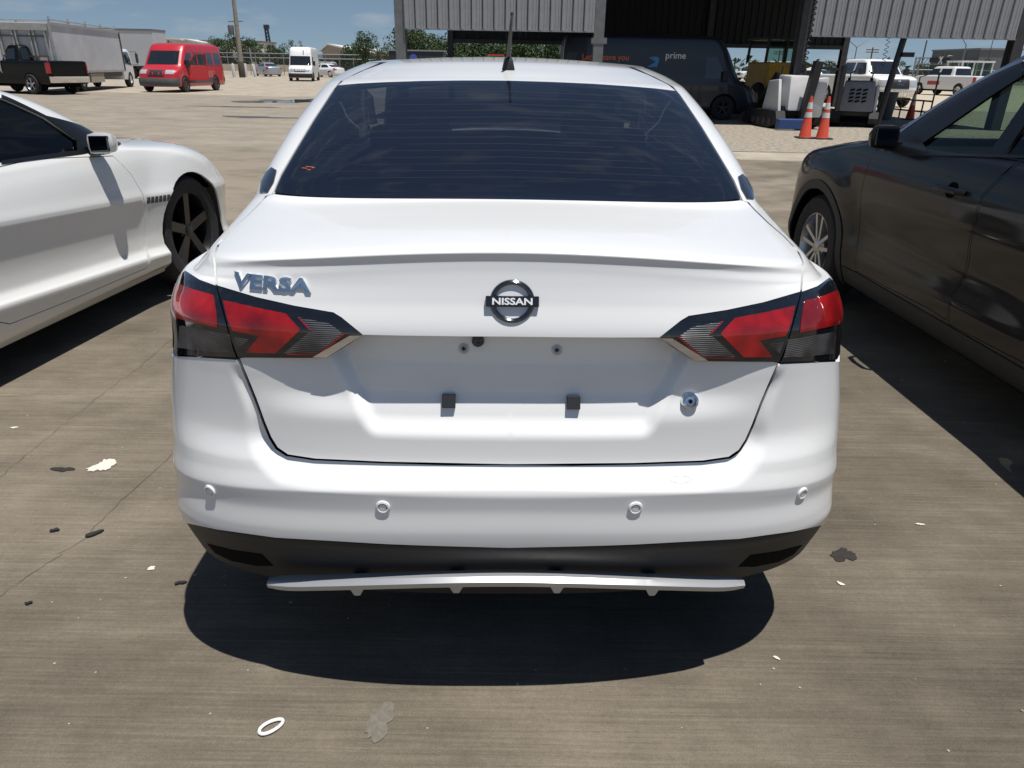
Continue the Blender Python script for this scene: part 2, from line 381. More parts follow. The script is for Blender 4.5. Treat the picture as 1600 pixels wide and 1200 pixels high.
    def patch(s, name, m, corners, off=0.005, mirror=True, nu=6, nv=4, parent=None):
        """a small four-cornered pane lying on the shell; corners (s, t)"""
        c = [np.array(x, float) for x in corners]; st = []
        for a in range(nv + 1):
            for b in range(nu + 1):
                p, q = b / nu, a / nv; st.append((c[0] * (1 - p) + c[1] * p) * (1 - q) + (c[3] * (1 - p) + c[2] * p) * q)
        P, N = s.ev(st); V = list(P + N * off); Fs = [(a * (nu + 1) + b, a * (nu + 1) + b + 1, (a + 1) * (nu + 1) + b + 1, (a + 1) * (nu + 1) + b) for a in range(nv) for b in range(nu)]
        n0 = np.cross(V[1] - V[0], V[nu + 1] - V[0])
        if (n0 * N[0]).sum() < 0: Fs = [f[::-1] for f in Fs]
        if mirror:
            n = len(V); V += [v * np.array([-1, 1, 1]) for v in V]; Fs += [tuple(x + n for x in f[::-1]) for f in Fs]
        return mesh(name, V, Fs, m, parent or s.root, True)
    def tz(s, sv, z):
        i = int(round(float(np.interp(sv, s.S, np.arange(s.ns))))); c = s.P[:, i, 2]
        return float(np.interp(-z, -c, s.T)) if c[0] > c[-1] else float(np.interp(z, c, s.T))
def mb_fix(o, smooth=True):
    import bmesh
    bm = bmesh.new(); bm.from_mesh(o.data); bmesh.ops.remove_doubles(bm, verts=bm.verts, dist=1e-5)
    bmesh.ops.recalc_face_normals(bm, faces=bm.faces); bm.to_mesh(o.data); bm.free()
    if smooth:
        o.data.polygons.foreach_set('use_smooth', [True] * len(o.data.polygons)); o.data.set_sharp_from_angle(angle=rad(40))
    return o
def shrink(loop, d):
    """move a closed 2-D loop inwards by d"""
    L = np.array(loop, float); n = len(L); A = sum(L[i][0] * L[(i + 1) % n][1] - L[(i + 1) % n][0] * L[i][1] for i in range(n)); sg = 1 if A > 0 else -1
    out = []
    for i in range(n):
        e = L[(i + 1) % n] - L[i - 1]; e = e / (np.linalg.norm(e) + 1e-12); out.append(tuple(L[i] + sg * d * np.array([-e[1], e[0]])))
    return out
def circle(y, z, r, n=40, a0=0, a1=2 * math.pi): return [('yz', y + r * math.cos(a0 + (a1 - a0) * k / n), z + r * math.sin(a0 + (a1 - a0) * k / n)) for k in range(n)]

def wheel(parent, x, y, R, w, rimR, sg, spokes=5, rim=ALLOY, sw=(.05, .07), twin=0.0, detail=True, n=40):
    """tyre with a spoked rim as its sub-part; the outer face looks towards sg * X"""
    h = w / 2; b = MB()
    b.lathe([(rimR - .01, -h * .9), (rimR + .01, -h), (R - .03, -h * .98), (R - .006, -h * .75), (R, -h * .4), (R, h * .4), (R - .006, h * .75), (R - .03, h * .98), (rimR + .01, h), (rimR - .01, h * .9)], n, 'X')
    t = b.build('wheel', TYRE, parent, True); t.location = (x, y, R)
    r = MB(); f = sg * h * .8
    r.lathe([(rimR + .004, f + sg * .012), (rimR - .012, f + sg * .012), (rimR - .03, f - sg * .03), (rimR - .035, -f)], n, 'X')
    if detail:
        for k in range(spokes):
            for tw in ((-twin, twin) if twin else (0,)):
                a = 2 * math.pi * k / spokes + .3; ca, sa = math.cos(a), math.sin(a)
                def pt(rr, o, xx): return (xx, rr * ca - o * sa, rr * sa + o * ca)
                i, o_ = .04, rimR - .012; c0, c1 = tw * .35, tw
                r.hexa([pt(i, c0 - sw[0] / 2, f - sg * .05), pt(o_, c1 - sw[1] / 2, f - sg * .04), pt(o_, c1 + sw[1] / 2, f - sg * .04), pt(i, c0 + sw[0] / 2, f - sg * .05),
                        pt(i, c0 - sw[0] * .4, f - sg * .012), pt(o_, c1 - sw[1] * .38, f + sg * .004), pt(o_, c1 + sw[1] * .38, f + sg * .004), pt(i, c0 + sw[0] * .4, f - sg * .012)])
        r.lathe([(.0, f - sg * .004), (.03, f - sg * .004), (.05, f - sg * .012), (.075, f - sg * .03), (.075, f - sg * .06)], 20, 'X')
    else:
        r.lathe([(0, f - sg * .02), (rimR * .3, f - sg * .02), (rimR - .02, f - sg * .035)], n, 'X')
    r.build('rim', rim, t, True)
    d = MB(); d.lathe([(0, f - sg * .08), (rimR - .04, f - sg * .08)], 24, 'X'); d.build('brake_disc', VOID, t)
    return t
# =================================================================== GROUND
def node_mat(name):
    m = bpy.data.materials.new(name); m.use_nodes = True; return m, m.node_tree, m.node_tree.nodes['Principled BSDF']
def concrete_material(name, dark, mid, light, lines=1.0, far=0.0):
    m, nt, b = node_mat(name); N, L = nt.nodes, nt.links
    tc = N.new('ShaderNodeTexCoord')
    def noise(scale, vec=(1, 1, 1), detail=5, rough=.6, rot=0.0):
        mp = N.new('ShaderNodeMapping'); mp.inputs['Scale'].default_value = vec; mp.inputs['Rotation'].default_value = (0, 0, rot)
        nz = N.new('ShaderNodeTexNoise'); nz.inputs['Scale'].default_value = scale; nz.inputs['Detail'].default_value = detail; nz.inputs['Roughness'].default_value = rough
        L.new(tc.outputs['Object'], mp.inputs[0]); L.new(mp.outputs[0], nz.inputs['Vector']); return nz.outputs['Fac']
    def math_(op, a, c):
        q = N.new('ShaderNodeMath'); q.operation = op
        for i, x in enumerate((a, c)):
            if isinstance(x, (int, float)): q.inputs[i].default_value = x
            else: L.new(x, q.inputs[i])
        return q.outputs[0]
    rot = -.06
    broom = noise(1.0, (2.2, 120, 1), 4, .75, rot); broom2 = noise(1.0, (1.2, 34, 1), 3, .6, rot)
    blot = noise(.75, (1, 1.6, 1), 5, .62); blot2 = noise(2.6, (1, 1, 1), 5, .65); grit = noise(260, (1, 1, 1), 2, .7); spk = noise(70, (1, 1, 1), 3, .7)
    f = math_('ADD', math_('MULTIPLY', blot, .85), math_('MULTIPLY', blot2, .42))
    f = math_('ADD', f, math_('MULTIPLY', broom, .46 * lines)); f = math_('ADD', f, math_('MULTIPLY', broom2, .20 * lines))
    f = math_('ADD', f, math_('MULTIPLY', grit, .38)); f = math_('ADD', f, math_('MULTIPLY', spk, .22))
    f = math_('MULTIPLY', f, 1 / (1.87 + .66 * lines))
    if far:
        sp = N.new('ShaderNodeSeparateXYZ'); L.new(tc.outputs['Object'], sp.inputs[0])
        mr = N.new('ShaderNodeMapRange'); mr.inputs['From Min'].default_value = 2.5; mr.inputs['From Max'].default_value = 9.0; mr.inputs['To Max'].default_value = far; mr.interpolation_type = 'SMOOTHSTEP'  # paler with distance: lightening of a grazing view put into the slab colour
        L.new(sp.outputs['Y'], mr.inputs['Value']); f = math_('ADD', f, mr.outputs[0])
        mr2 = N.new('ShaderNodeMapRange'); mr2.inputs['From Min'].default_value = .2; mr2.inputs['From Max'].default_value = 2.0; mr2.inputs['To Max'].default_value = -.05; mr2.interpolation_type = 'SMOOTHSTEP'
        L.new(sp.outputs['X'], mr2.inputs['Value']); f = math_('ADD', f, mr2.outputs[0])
    rp = N.new('ShaderNodeValToRGB'); e = rp.color_ramp.elements; e[0].position = .385; e[1].position = .60; e[0].color = (*dark, 1); e[1].color = (*light, 1)
    mdl = rp.color_ramp.elements.new(.49); mdl.color = (*mid, 1)
    L.new(f, rp.inputs[0]); L.new(rp.outputs[0], b.inputs['Base Color']); b.inputs['Roughness'].default_value = .82; b.inputs['Specular IOR Level'].default_value = .3
    bp = N.new('ShaderNodeBump'); bp.inputs['Strength'].default_value = .35; bp.inputs['Distance'].default_value = .004
    L.new(math_('ADD', math_('MULTIPLY', broom, lines), math_('MULTIPLY', grit, .6)), bp.inputs['Height']); L.new(bp.outputs[0], b.inputs['Normal'])
    return m
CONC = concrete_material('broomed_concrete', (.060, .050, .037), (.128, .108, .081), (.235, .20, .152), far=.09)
LOT = concrete_material('dusty_yard', (.22, .19, .147), (.33, .285, .225), (.43, .38, .305), lines=.25)
GRAVEL = mat('gravel_surface', (.27, .235, .185), .95, var=.55, scale=9, bump=.8, bscale=14)

def sheet(name, poly, z, m, kind='structure', div=None):
    return tag(mesh(name, [(x, y, z) for x, y in poly], [tuple(range(len(poly)))], m), kind=kind)
sheet('ground', [(-3000, -300), (3000, -300), (3000, 4000), (-3000, 4000)], -.008, LOT)
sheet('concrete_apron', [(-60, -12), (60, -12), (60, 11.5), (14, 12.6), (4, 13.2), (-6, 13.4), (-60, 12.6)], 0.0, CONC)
sheet('yard_pavement', [(-60, 12.64), (-6, 13.45), (4, 13.25), (3.2, 21), (1.5, 34), (-40, 40), (-60, 40)], -.004, concrete_material('worn_pavement', (.17, .147, .115), (.24, .208, .165), (.31, .27, .215), lines=.35))
sheet('gravel_strip', [(3.6, 14.6), (60, 13.4), (60, 40), (-5, 40), (-5, 21.5), (2.5, 21.3)], -.0005, GRAVEL)
sheet('sandy_yard', [(11, 33), (70, 33), (70, 95), (11, 95)], .003, mat('sand', (.42, .36, .27), .95, var=.18, scale=3, bump=.3))
PUD = mat('puddle_water', (.03, .028, .025), .04, coat=1.0)
WET = mat('wet_concrete', (.10, .086, .068), .35, var=.25, scale=4)
def blob_poly(c, rx, ry, n=40, rough=.25, seed=0, rot=0.0, jit=0.0):
    rg = np.random.default_rng(seed); ph = rg.uniform(0, 6.28, 5); out = []
    for k in range(n):
        a = 2 * math.pi * k / n; r = 1 + sum(rough / (j + 1) * math.sin((j + 2) * a + ph[j]) for j in range(5)) + jit * rg.normal()
        x, y = rx * r * math.cos(a), ry * r * math.sin(a); out.append((c[0] + x * math.cos(rot) - y * math.sin(rot), c[1] + x * math.sin(rot) + y * math.cos(rot)))
    return out
for i, (u, v, rx, ry, m_, nm) in enumerate([(432, 158, 1.3, 1.5, WET, 'wet_patch'), (452, 159, .95, .9, PUD, 'puddle'), (474, 156.5, .6, .8, PUD, 'puddle'), (398, 183, 1.0, .28, WET, 'wet_patch'), (448, 184, .45, .1, PUD, 'puddle'), (368, 167, 1.3, .16, WET, 'wet_patch')]):
    p = at(u, v); tag(mesh(nm, [(x, y, .002 + .0015 * i) for x, y in blob_poly((p.x, p.y), rx, ry, 48, .3, i + 3)], [tuple(range(48))], m_), kind='structure')
# stains and litter on the near slab
STAIN = mat('oil_stain', (.022, .019, .016), .6, var=.5, scale=90)
LSTAIN = mat('pale_scuff', (.150, .134, .108), .9, var=.25, scale=60)
def flake(name, u, v, w, h, th, m_, seed, label=None, cat=None, rot=0.0, rough=.3, kind=None, group=None):
    p = at(u, v); k = 1600 / 1111; poly = blob_poly((0, 0), w, h, 34, rough * .6, seed, rot, .10); b = MB(); b.prism(poly, 0, th, 'Z')
    o = b.build(name, m_); o.location = (p.x, p.y, .002); return tag(o, label, cat, group, kind)
flake('oil_stain', 1317, 868, .036, .036, .0008, STAIN, 11, kind='structure', rough=.45)
flake('oil_stain', 98, 734, .035, .02, .0008, STAIN, 12, kind='structure', rough=.5)
flake('concrete_scuff', 594, 1128, .03, .05, .0006, LSTAIN, 13, kind='structure', rough=.3)
PAPER = mat('pale_chip', (.62, .58, .50), .9, var=.15, scale=60)
flake('paint_chip', 162, 729, .044, .040, .004, PAPER, 4, 'large cream flake of paint lying on the concrete left of the white sedan', 'paint flake', .15, .35)
flake('paper_scrap', 237, 889, .012, .008, .002, PAPER, 21, 'small white scrap of paper beside the black bumper corner', 'paper scrap', .2)
flake('paper_scrap', 1437, 820, .014, .005, .002, PAPER, 22, 'thin white scrap of paper on the slab near the dark car shadow', 'paper scrap', -.1)
flake('paper_scrap', 1313, 913, .008, .008, .002, PAPER, 23, 'crumpled white scrap just below the oil stain', 'paper scrap', .6, .5)
flake('paper_scrap', 1213, 1029, .008, .005, .002, PAPER, 24, 'tiny pale scrap right of the sedan shadow', 'paper scrap', -.6)
flake('paper_scrap', 22, 669, .012, .008, .002, PAPER, 25, 'small white scrap at the far left of the slab', 'paper scrap', .1)
RUB = mat('rubber_scrap', (.015, .015, .016), .6, bump=.5, scale=80)
flake('rubber_scrap', 146, 836, .028, .009, .006, RUB, 31, 'long torn black rubber scrap on the concrete', 'rubber scrap', .55, .4)
flake('rubber_scrap', 86, 830, .011, .009, .006, RUB, 32, 'small crumpled black rubber scrap left of the long torn one', 'rubber scrap', .2, .5)
flake('rubber_scrap', 282, 912, .014, .007, .005, RUB, 33, 'small black scrap beside the sedan shadow', 'rubber scrap', .5, .5)
flake('rubber_scrap', 45, 944, .008, .006, .005, RUB, 34, 'tiny curled black scrap near the left picture edge', 'rubber scrap', 0, .5)
p = at(424, 1138); b = MB(); n = 28; rg = []
for k in range(n + 1):
    a = 2 * math.pi * k / n; rg.append((p.x + .024 * math.cos(a) * (1 + .1 * math.sin(a)), p.y + .017 * math.sin(a) + .012 * math.cos(a), .006))
b.tube(rg, .0042, 6, False); tag(b.build('plastic_ring', mat('white_plastic', (.75, .75, .73), .4), None, True), 'white oval plastic ring lying on the concrete in front', 'plastic ring')
CRUMB = MB()
for k in range(260):
    x, y = RNG.uniform(-2.2, 2.4), RNG.uniform(.75, 4.0); q = RNG.uniform(.0015, .005)
    CRUMB.prism([(x + q * math.cos(a), y + q * math.sin(a) * .8) for a in (0.2, 1.7, 2.9, 4.4)], 0, q * .7, 'Z')
tag(CRUMB.build('gravel_crumbs', mat('crumb', (.32, .29, .24), .9, var=.5, scale=30)), kind='stuff')

# hairline cracks and a sawn joint in the slab
CRACK = mat('crack_line', (.088, .074, .056), .95)
def crack(pts, w, seed):
    rg = np.random.default_rng(seed); P = []
    for (a, c) in zip(pts[:-1], pts[1:]):
        a, c = at(*a), at(*c)
        for k in range(14): P.append(a.lerp(c, k / 14) + Vector((rg.normal() * .006, rg.normal() * .006, 0)))
    P.append(at(*pts[-1])); V_ = []
    for i, p in enumerate(P):
        d = (P[min(i + 1, len(P) - 1)] - P[max(i - 1, 0)]); n = Vector((-d.y, d.x, 0)).normalized() * w * rg.uniform(.4, 1.2); V_ += [(p.x - n.x, p.y - n.y, .0022), (p.x + n.x, p.y + n.y, .0022)]
    tag(mesh('pavement_crack', V_, [(2 * i, 2 * i + 1, 2 * i + 3, 2 * i + 2) for i in range(len(P) - 1)], CRACK), kind='structure')
crack([(-20, 945), (120, 850), (270, 708)], .0010, 1)
crack([(-20, 760), (110, 655), (215, 575), (330, 480)], .0009, 2)
crack([(-30, 622), (150, 614), (262, 612)], .0008, 4)
# =================================================================== WHITE SEDAN (the subject)
sedan = thing('white_sedan', 'white four-door sedan seen from behind with red and smoked tail lights', 'car', (0, 1.30, 0), rad(1.4))
# z, y_rear, y_front, W, D_rear, n_rear, D_front, n_front, droop
SR = [(1.478, 2.05, 2.35, .12, .12, 2.4, .12, 2.4, .0), (1.475, 1.95, 2.38, .40, .30, 2.6, .2, 2.6, .01), (1.468, 1.80, 2.42, .594, .40, 3.0, .3, 2.8, .02), (1.456, 1.62, 2.46, .602, .42, 3.2, .35, 2.8, .02), (1.432, 1.46, 2.52, .640, .45, 3.2, .4, 2.8, .02), (1.409, 1.33, 2.57, .650, .46, 3.4, .4, 2.8, .015),
      (1.394, 1.25, 2.60, .652, .47, 3.5, .4, 2.8, .01), (1.339, 1.08, 2.72, .668, .48, 3.5, .42, 2.8, 0), (1.247, .84, 2.90, .703, .48, 3.5, .44, 2.8, 0), (1.165, .66, 3.06, .725, .48, 3.5, .46, 2.8, 0), (1.129, .585, 3.14, .738, .48, 3.5, .48, 2.8, .01),
      (1.124, .55, 3.16, .740, .48, 3.5, .48, 2.8, .03), (1.119, .42, 3.18, .734, .48, 3.5, .48, 2.8, .045), (1.114, .24, 3.20, .724, .46, 3.4, .48, 2.8, .060), (1.108, .138, 3.22, .718, .44, 3.4, .48, 2.8, .066), (1.104, .120, 3.23, .718, .44, 3.4, .48, 2.8, .066), (1.097, .113, 3.25, .722, .42, 3.3, .48, 2.8, .066),
      (1.084, .1155, 3.28, .735, .40, 3.2, .48, 2.8, .066), (1.064, .1130, 3.32, .756, .40, 3.2, .48, 2.8, .066), (1.037, .107, 3.42, .773, .38, 3.0, .5, 2.7, .04), (.999, .0965, 3.65, .790, .36, 3, .52, 2.7, .03), (.932, .075, 4.0, .797, .34, 3, .55, 2.6, .01), (.862, .07, 4.22, 0.805, .34, 2.9, .55, 2.6, 0),
      (.822, .069, 4.28, .815, .35, 2.9, .52, 2.6, 0), (.697, .058, 4.38, .838, .34, 2.8, .5, 2.6, 0), (.649, .050, 4.40, .837, .35, 2.8, .5, 2.6, 0), (.633, .044, 4.41, .838, .355, 2.8, .5, 2.6, 0), (.605, .022, 4.42, .841, .36, 2.7, .5, 2.6, 0), (.594, .012, 4.42, .842, .36, 2.7, .5, 2.6, 0),
      (.536, .004, 4.43, .850, .365, 2.7, .5, 2.6, .02), (.485, .000, 4.44, .854, .37, 2.7, .5, 2.6, .03), (.452, .010, 4.43, .860, .37, 2.7, .5, 2.6, .03), (.409, .022, 4.42, .868, .36, 2.6, .5, 2.6, .02), (.355, .04, 4.40, .874, .35, 2.5, .5, 2.6, 0), (.249, .09, 4.3, .862, .33, 2.5, .5, 2.6, 0)]
def sm(x, a, b):
    t = np.clip((x - a) / (b - a), 0, 1); return t * t * (3 - 2 * t)
V0 = Shell(SR, sedan, -1, nr=56)
GAP_LO = [(373, 561), (386, 592), (399, 624), (412, 660), (422, 684), (432, 700), (448, 711), (490, 717.5), (600, 722.5)]
_g = np.array([V0.ev([V0.inv(*q)])[0][0] for q in GAP_LO]); GLX, GLZ = np.r_[np.abs(_g[:, 0]), 0], np.r_[_g[:, 2], _g[-1, 2] - .002]
def seg_dist(x, z):
    d = np.full(x.shape, 9.0)
    for k in range(len(GLX) - 1):
        ax, az, bx, bz = GLX[k], GLZ[k], GLX[k + 1], GLZ[k + 1]; L2 = (bx - ax) ** 2 + (bz - az) ** 2
        t = np.clip(((x - ax) * (bx - ax) + (z - az) * (bz - az)) / L2, 0, 1); d = np.minimum(d, np.hypot(x - ax - t * (bx - ax), z - az - t * (bz - az)))
    return d
_low = {.697: (.697, .058, .838, .010), .649: (.649, .031, .838, .035), .633: (.635, .024, .840, .050), .605: (.602, .007, .846, .062), .594: (.591, .0075, .846, .064), .536: (.552, .0085, .8475, .056), .485: (.492, .003, .854, .042), .452: (.452, .005, .860, .030)}
SRB = [(_low[r[0]][0], _low[r[0]][1], r[2], _low[r[0]][2], *r[4:8], _low[r[0]][3]) if r[0] in _low else r for r in SR]
def ledge(P):
    """bevel of the bumper along the boot opening, meeting the outer face in a crease"""
    P = P.copy(); x, z = np.abs(P[..., 0]), P[..., 2]; d = seg_dist(x, z)
    low = 1 - sm(z, .66, .74); dep = .012 + .014 * low; wid = .026 + .016 * low
    P[..., 1] += np.where((P[..., 1] < .6) & (z < .855), dep * (1 - sm(d, 0, wid * 1.45)) * (1 - sm(z, .80, .85)), 0)
    return P
V = Shell(SRB, sedan, -1, nr=110, k=10, mod=ledge)
def lid_mod(P):
    """number-plate recess in the lower boot lid"""
    P = P.copy(); x, z = np.abs(P[..., 0]), P[..., 2]
    edge = .30 + (z - .72) * .45
    plate = .024 * sm(z, .705, .745) * (1 - sm(x, edge - .018, edge + .016))
    under = (.016 + .012 * sm(z, .80, .93)) * sm(z, .74, .80) * (1 - sm(x, .36, .60))
    P[..., 1] += np.where(P[..., 1] < .8, plate + under, 0)
    return P
VL = Shell(SR, sedan, -1, nr=100, k=12, mod=lid_mod)
RW = {}  # rows by height name
def st(s, t): return ('st', s, t)
CX0 = 802.0
# the shut line between boot lid, quarter panel and bumper (left half, as seen)
GAP_UP = [(416, 306), (405, 318), (386, 337), (361, 359), (341, 381), (334, 399), (338, 446)]
def off_x(pts, dx, dy=0): return [(u + dx, v + dy) for u, v in pts]
LT_TOP_O = [(338, 446), (312, 437), (290, 423), (282, 425)]                      # outer lamp, top edge
LT_TOP_I = [(342, 448.5), (400, 464), (460, 477.5), (521, 488), (534, 496), (567, 523)]
LT_BOT_I = [(567, 523.5), (545, 538), (511, 559.5), (440, 559.5), (376, 558)]
# boot lid, upper
SB = V.inv(428, 302.5)[0]
lid_u = V.loop([st(0, 10.32), st(SB * .5, 10.32), st(SB * .85, 10.32), st(SB, 10.32)] + off_x(GAP_UP, 2.2)[0:] + LT_TOP_I[1:] + [(640, 524.5), (720, 525.5)] + [st(0, V.inv(CX0, 526)[1])])
lid = V.panel('boot_lid', WHITE, lid_u, thick=.040)
# boot lid, lower: begins under the overhang
yl = VL.inv(CX0, 526)[1]
lid_l = VL.loop([st(0, yl - .4), st(.30, yl - .4)] + [(566, 519), (520, 550), (440, 552)] + off_x(GAP_LO, 2.0, -1.2) + [(700, 723.2), st(0, V.inv(CX0, 722.6)[1])])
VL.panel('lower_lid', WHITE, lid_l, thick=.012, parent=lid)
# bumper
BUM_TOP = [(270, 556.5), (300, 558), (371, 562.5)]
tb = V.inv(CX0 - 6, 856)[1]
bump_l = V.loop([st(1.10, 22.6)] + BUM_TOP + off_x(GAP_LO, -1.5, 1.6)[1:] + [(700, 727), st(0, V.inv(CX0, 727)[1]), st(0, tb), (600, 850), (430, 840), (340, 827.5), (288, 816.5), st(1.10, 32.4)])
bumper = V.panel('bumper', WHITE, bump_l, thick=.010)
# black lower valance with its corner vents
val = V.loop([st(0, tb + .08), (600, 853.5), (430, 843), (340, 830.5), (290, 819), st(1.10, 32.6), st(1.10, 34), st(.75, 34), st(.45, 34), st(0, 34)])
valance = V.panel('valance', BLACKPL, val, thick=.008, off=-.004)
V.pair('bumper_vent', VOID, V.loop([(322, 851), (360, 861), (408, 868), (426, 886), (400, 886), (360, 878), (335, 866)]), thick=.002, off=-.0028, parent=valance)
# quarter panels, pillars and flanks
GL_L = [(428, 303.5), (440, 273), (461, 237), (490, 189), (523, 138.5)]
quarter = V.loop(off_x(GAP_UP, -1.2)[::1] + [(312, 437), (289, 422.5), (281, 430)] + [st(1.03, 20.75), st(1.07, 21.2), st(1.075, 22.5), st(1.10, 22.7), st(1.10, 32.4), st(1.3, 33), st(2.0, 33), st(3.0, 33), st(3.0, 15.5), st(2.2, 13), st(2.05, 6), st(1.9, 4.6), st(1.3, 3.0), st(.93, 2.6)] + [(592, 98.0), (560, 112), (532, 126), (521, 139)] + [(488, 188.5), (459, 236.5), (437.5, 272.5), (424.5, 303.5)])
def flank_hole(pts): return V.loop(pts)
side_win = [('yz', 1.02, 1.145), ('yz', 1.30, 1.30), ('yz', 1.55, 1.37), ('yz', 2.2, 1.375), ('yz', 2.55, 1.30), ('yz', 2.85, 1.15), ('yz', 2.2, 1.13), ('yz', 1.4, 1.125)]
sw_loop = V.loop(side_win)
arch_r = V.loop(circle(.98, .31, .35, 40)); arch_f = V.loop(circle(3.60, .31, .35, 40))
clip_lo = [p for p in arch_r if p[1] < 32.3]
def arch_notch(yc): return circle(yc, .33, .345, 22)
body = V.panel('body', WHITE, quarter, holes=[sw_loop, V.loop(arch_notch(.98)), V.loop(arch_notch(3.60))], thick=.008)
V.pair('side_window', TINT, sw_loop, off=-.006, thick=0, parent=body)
V.pair('quarter_glass_trim', GLOSSBL, V.loop([(425, 262), (433, 267), (428, 286), (419, 301), (407, 301), (409, 284), (416, 270)]), off=.003, thick=.004, parent=body)
# roof with its two black ditch mouldings
roof_l = V.loop([st(0, 0), st(3, 0), st(3, 6.2), st(2.3, 6.0), st(2.02, 4.9), st(1.9, 3.9), st(1.3, 2.6), st(.90, 2.2)] + [(606, 96.5), (570, 109.5), (540, 123.5), (528.5, 133)] + [(560, 130.3), (600, 128.3), (660, 126.3), (720, 125.6), st(0, V.inv(800, 126)[1])])
roof = V.panel('roof', WHITE, roof_l, thick=.006)
dit = V.loop([(600, 95.5), (566, 109.5), (535, 124), (526.5, 137.5), (519.5, 138.5), (530, 124), (558, 110), (590, 97)])
V.pair('roof_moulding', TRIMBL, dit, off=-.002, thick=.004)
# rear window
gl = V.loop([st(0, V.inv(800, 126.2)[1]), (720, 126.2), (660, 127), (600, 129), (560, 131), (527, 135)] + GL_L[:0:-1] + [st(SB, 10.12), st(SB * .85, 10.2), st(SB * .5, 10.22), st(0, 10.22)])
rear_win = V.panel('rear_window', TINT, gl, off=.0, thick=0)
inner = [st(0, V.inv(800, 126.2)[1] + .25), (700, 132), (600, 134.5), (541, 140), (506, 189), (478, 237), (458, 273), (452, 290), (470, 296), (600, 299), st(0, 9.85)]
V.panel('window_seal', GLOSSBL, gl, holes=[V.loop(inner)], off=-.004, thick=0, parent=rear_win)
# heater lines in the glass
LINE = mat('heater_line', (.018, .018, .02), .7)
b = MB()
for k in range(14):
    f0 = k / 13; v = 146 + 134 * f0 ** 1.02; e = 520 - 62 * f0
    pts = []
    for u in np.linspace(e, CX0, 16):
        q = V.inv(u, v + 3.2 * ((u - CX0) / (CX0 - e)) ** 2 - (3.2 if k == 0 else 3.2)); P_, N_ = V.ev([q]); pts.append(P_[0] + N_[0] * .0006)
    pts[-1][0] = 0
    pts += [p * np.array([-1, 1, 1]) for p in pts[-2::-1]]
    b.add([tuple(p + np.array([0, d * .40, d])) for p in pts for d in (-.0004, .0004)], [(2 * i, 2 * i + 1, 2 * i + 3, 2 * i + 2) for i in range(len(pts) - 1)])
hl = b.build('heater_lines', LINE, rear_win); tag(hl, kind='stuff')
b = MB()
for (u, v, w) in ((476, 263, 6), (483, 265.5, 4), (490, 262.5, 3), (484, 261, 8)):
    P_, N_ = V.ev([V.inv(u, v)]); M = frame(P_[0] + N_[0] * .001, N_[0]); q = w * .0016
    b.add([M @ Vector(c) for c in ((-q, -.0012, 0), (q, -.0012, 0), (q, .0012, 0), (-q, .0012, 0))], [(0, 1, 2, 3)])
b.build('window_mark', mat('orange_ink', (.45, .10, .03), .7), rear_win)
# tail lights -----------------------------------------------------------------
def lamp(name, outline, m=GLOSSBL, off=.0012, parent=None, thick=.012): return V.panel(name, m, V.loop(outline), off=off, thick=thick, mirror=False, parent=parent)
outer = lamp('tail_light', [(338, 446.5), (314, 438.5), (290, 423.5), (281, 430), st(1.0, 20.55), st(1.03, 20.8), st(1.065, 21.25), st(1.07, 22.5), st(1.0, 22.52), (276, 553), (300, 555.5), (369.5, 558.5), (360, 530), (346, 480)])
lens_o = [(334, 461), (300, 451.5), (279, 443), st(1.0, 20.85), st(1.02, 21.75), st(1.0, 21.8), (276, 497), (300, 502.5), (341, 511.5), (339, 490)]
lamp('red_lens', lens_o, REDLENS, .0024, outer, .003)
lamp('reverse_lens', [(281.5, 508.5), (320, 516), (359, 522.5), (366, 551), (320, 548), (279, 543)], SMOKE, .0020, outer, .003)
innr = lamp('tail_light', [(340, 447.5), (400, 465), (460, 478.5), (520, 489), (533, 497), (566.5, 522.6), (545, 538), (510.5, 559), (440, 559), (372.5, 558.3), (362, 530), (349, 480)])
lamp('red_lens', [(349.5, 469), (400, 480.5), (447, 490), (470, 515), (451, 533), (431, 551.5), (385, 550.5), (406, 524.5), (364, 516.5), (355, 495)], REDLENS, .0024, innr, .003)
lamp('reverse_lens', [(466, 495.5), (515, 505.5), (536, 520.5), (497, 551.5), (445, 551), (486.5, 516)], SMOKE, .0020, innr, .003)
lamp('side_lens', [(366, 525.5), (390, 530), (373, 544)], SMOKE, .0019, innr, .002)
lamp('lens_outline', [(540, 520.5), (537, 520.5), (497.5, 552.8), (446, 552.6), (446, 554), (498.5, 554.2)], REDLENS, .0026, innr, .001)
lamp('chrome_strip', [(547, 524), (565, 523.8), (510.5, 558.3), (489, 557.8)], CHROME, .0030, innr, .003)
V.panel('lamp_diverter', REDLENS, V.loop([(465, 495.5), (467.5, 496), (487.5, 515.5), (485, 517)]), off=.0028, thick=.001, mirror=False, parent=innr)
mirror_tree(outer, sedan); mirror_tree(innr, sedan)
# dark inside of the body behind every gap
def cavity(P): return P
V.body('inner_shell', VOID, off=-.055, t0=19, t1=33.5, dens=3)
V.pair('shut_line', VOID, V.loop(off_x(GAP_UP[2:], 6) + off_x(GAP_UP[:1:-1], -2.5)), off=-.010, thick=0)
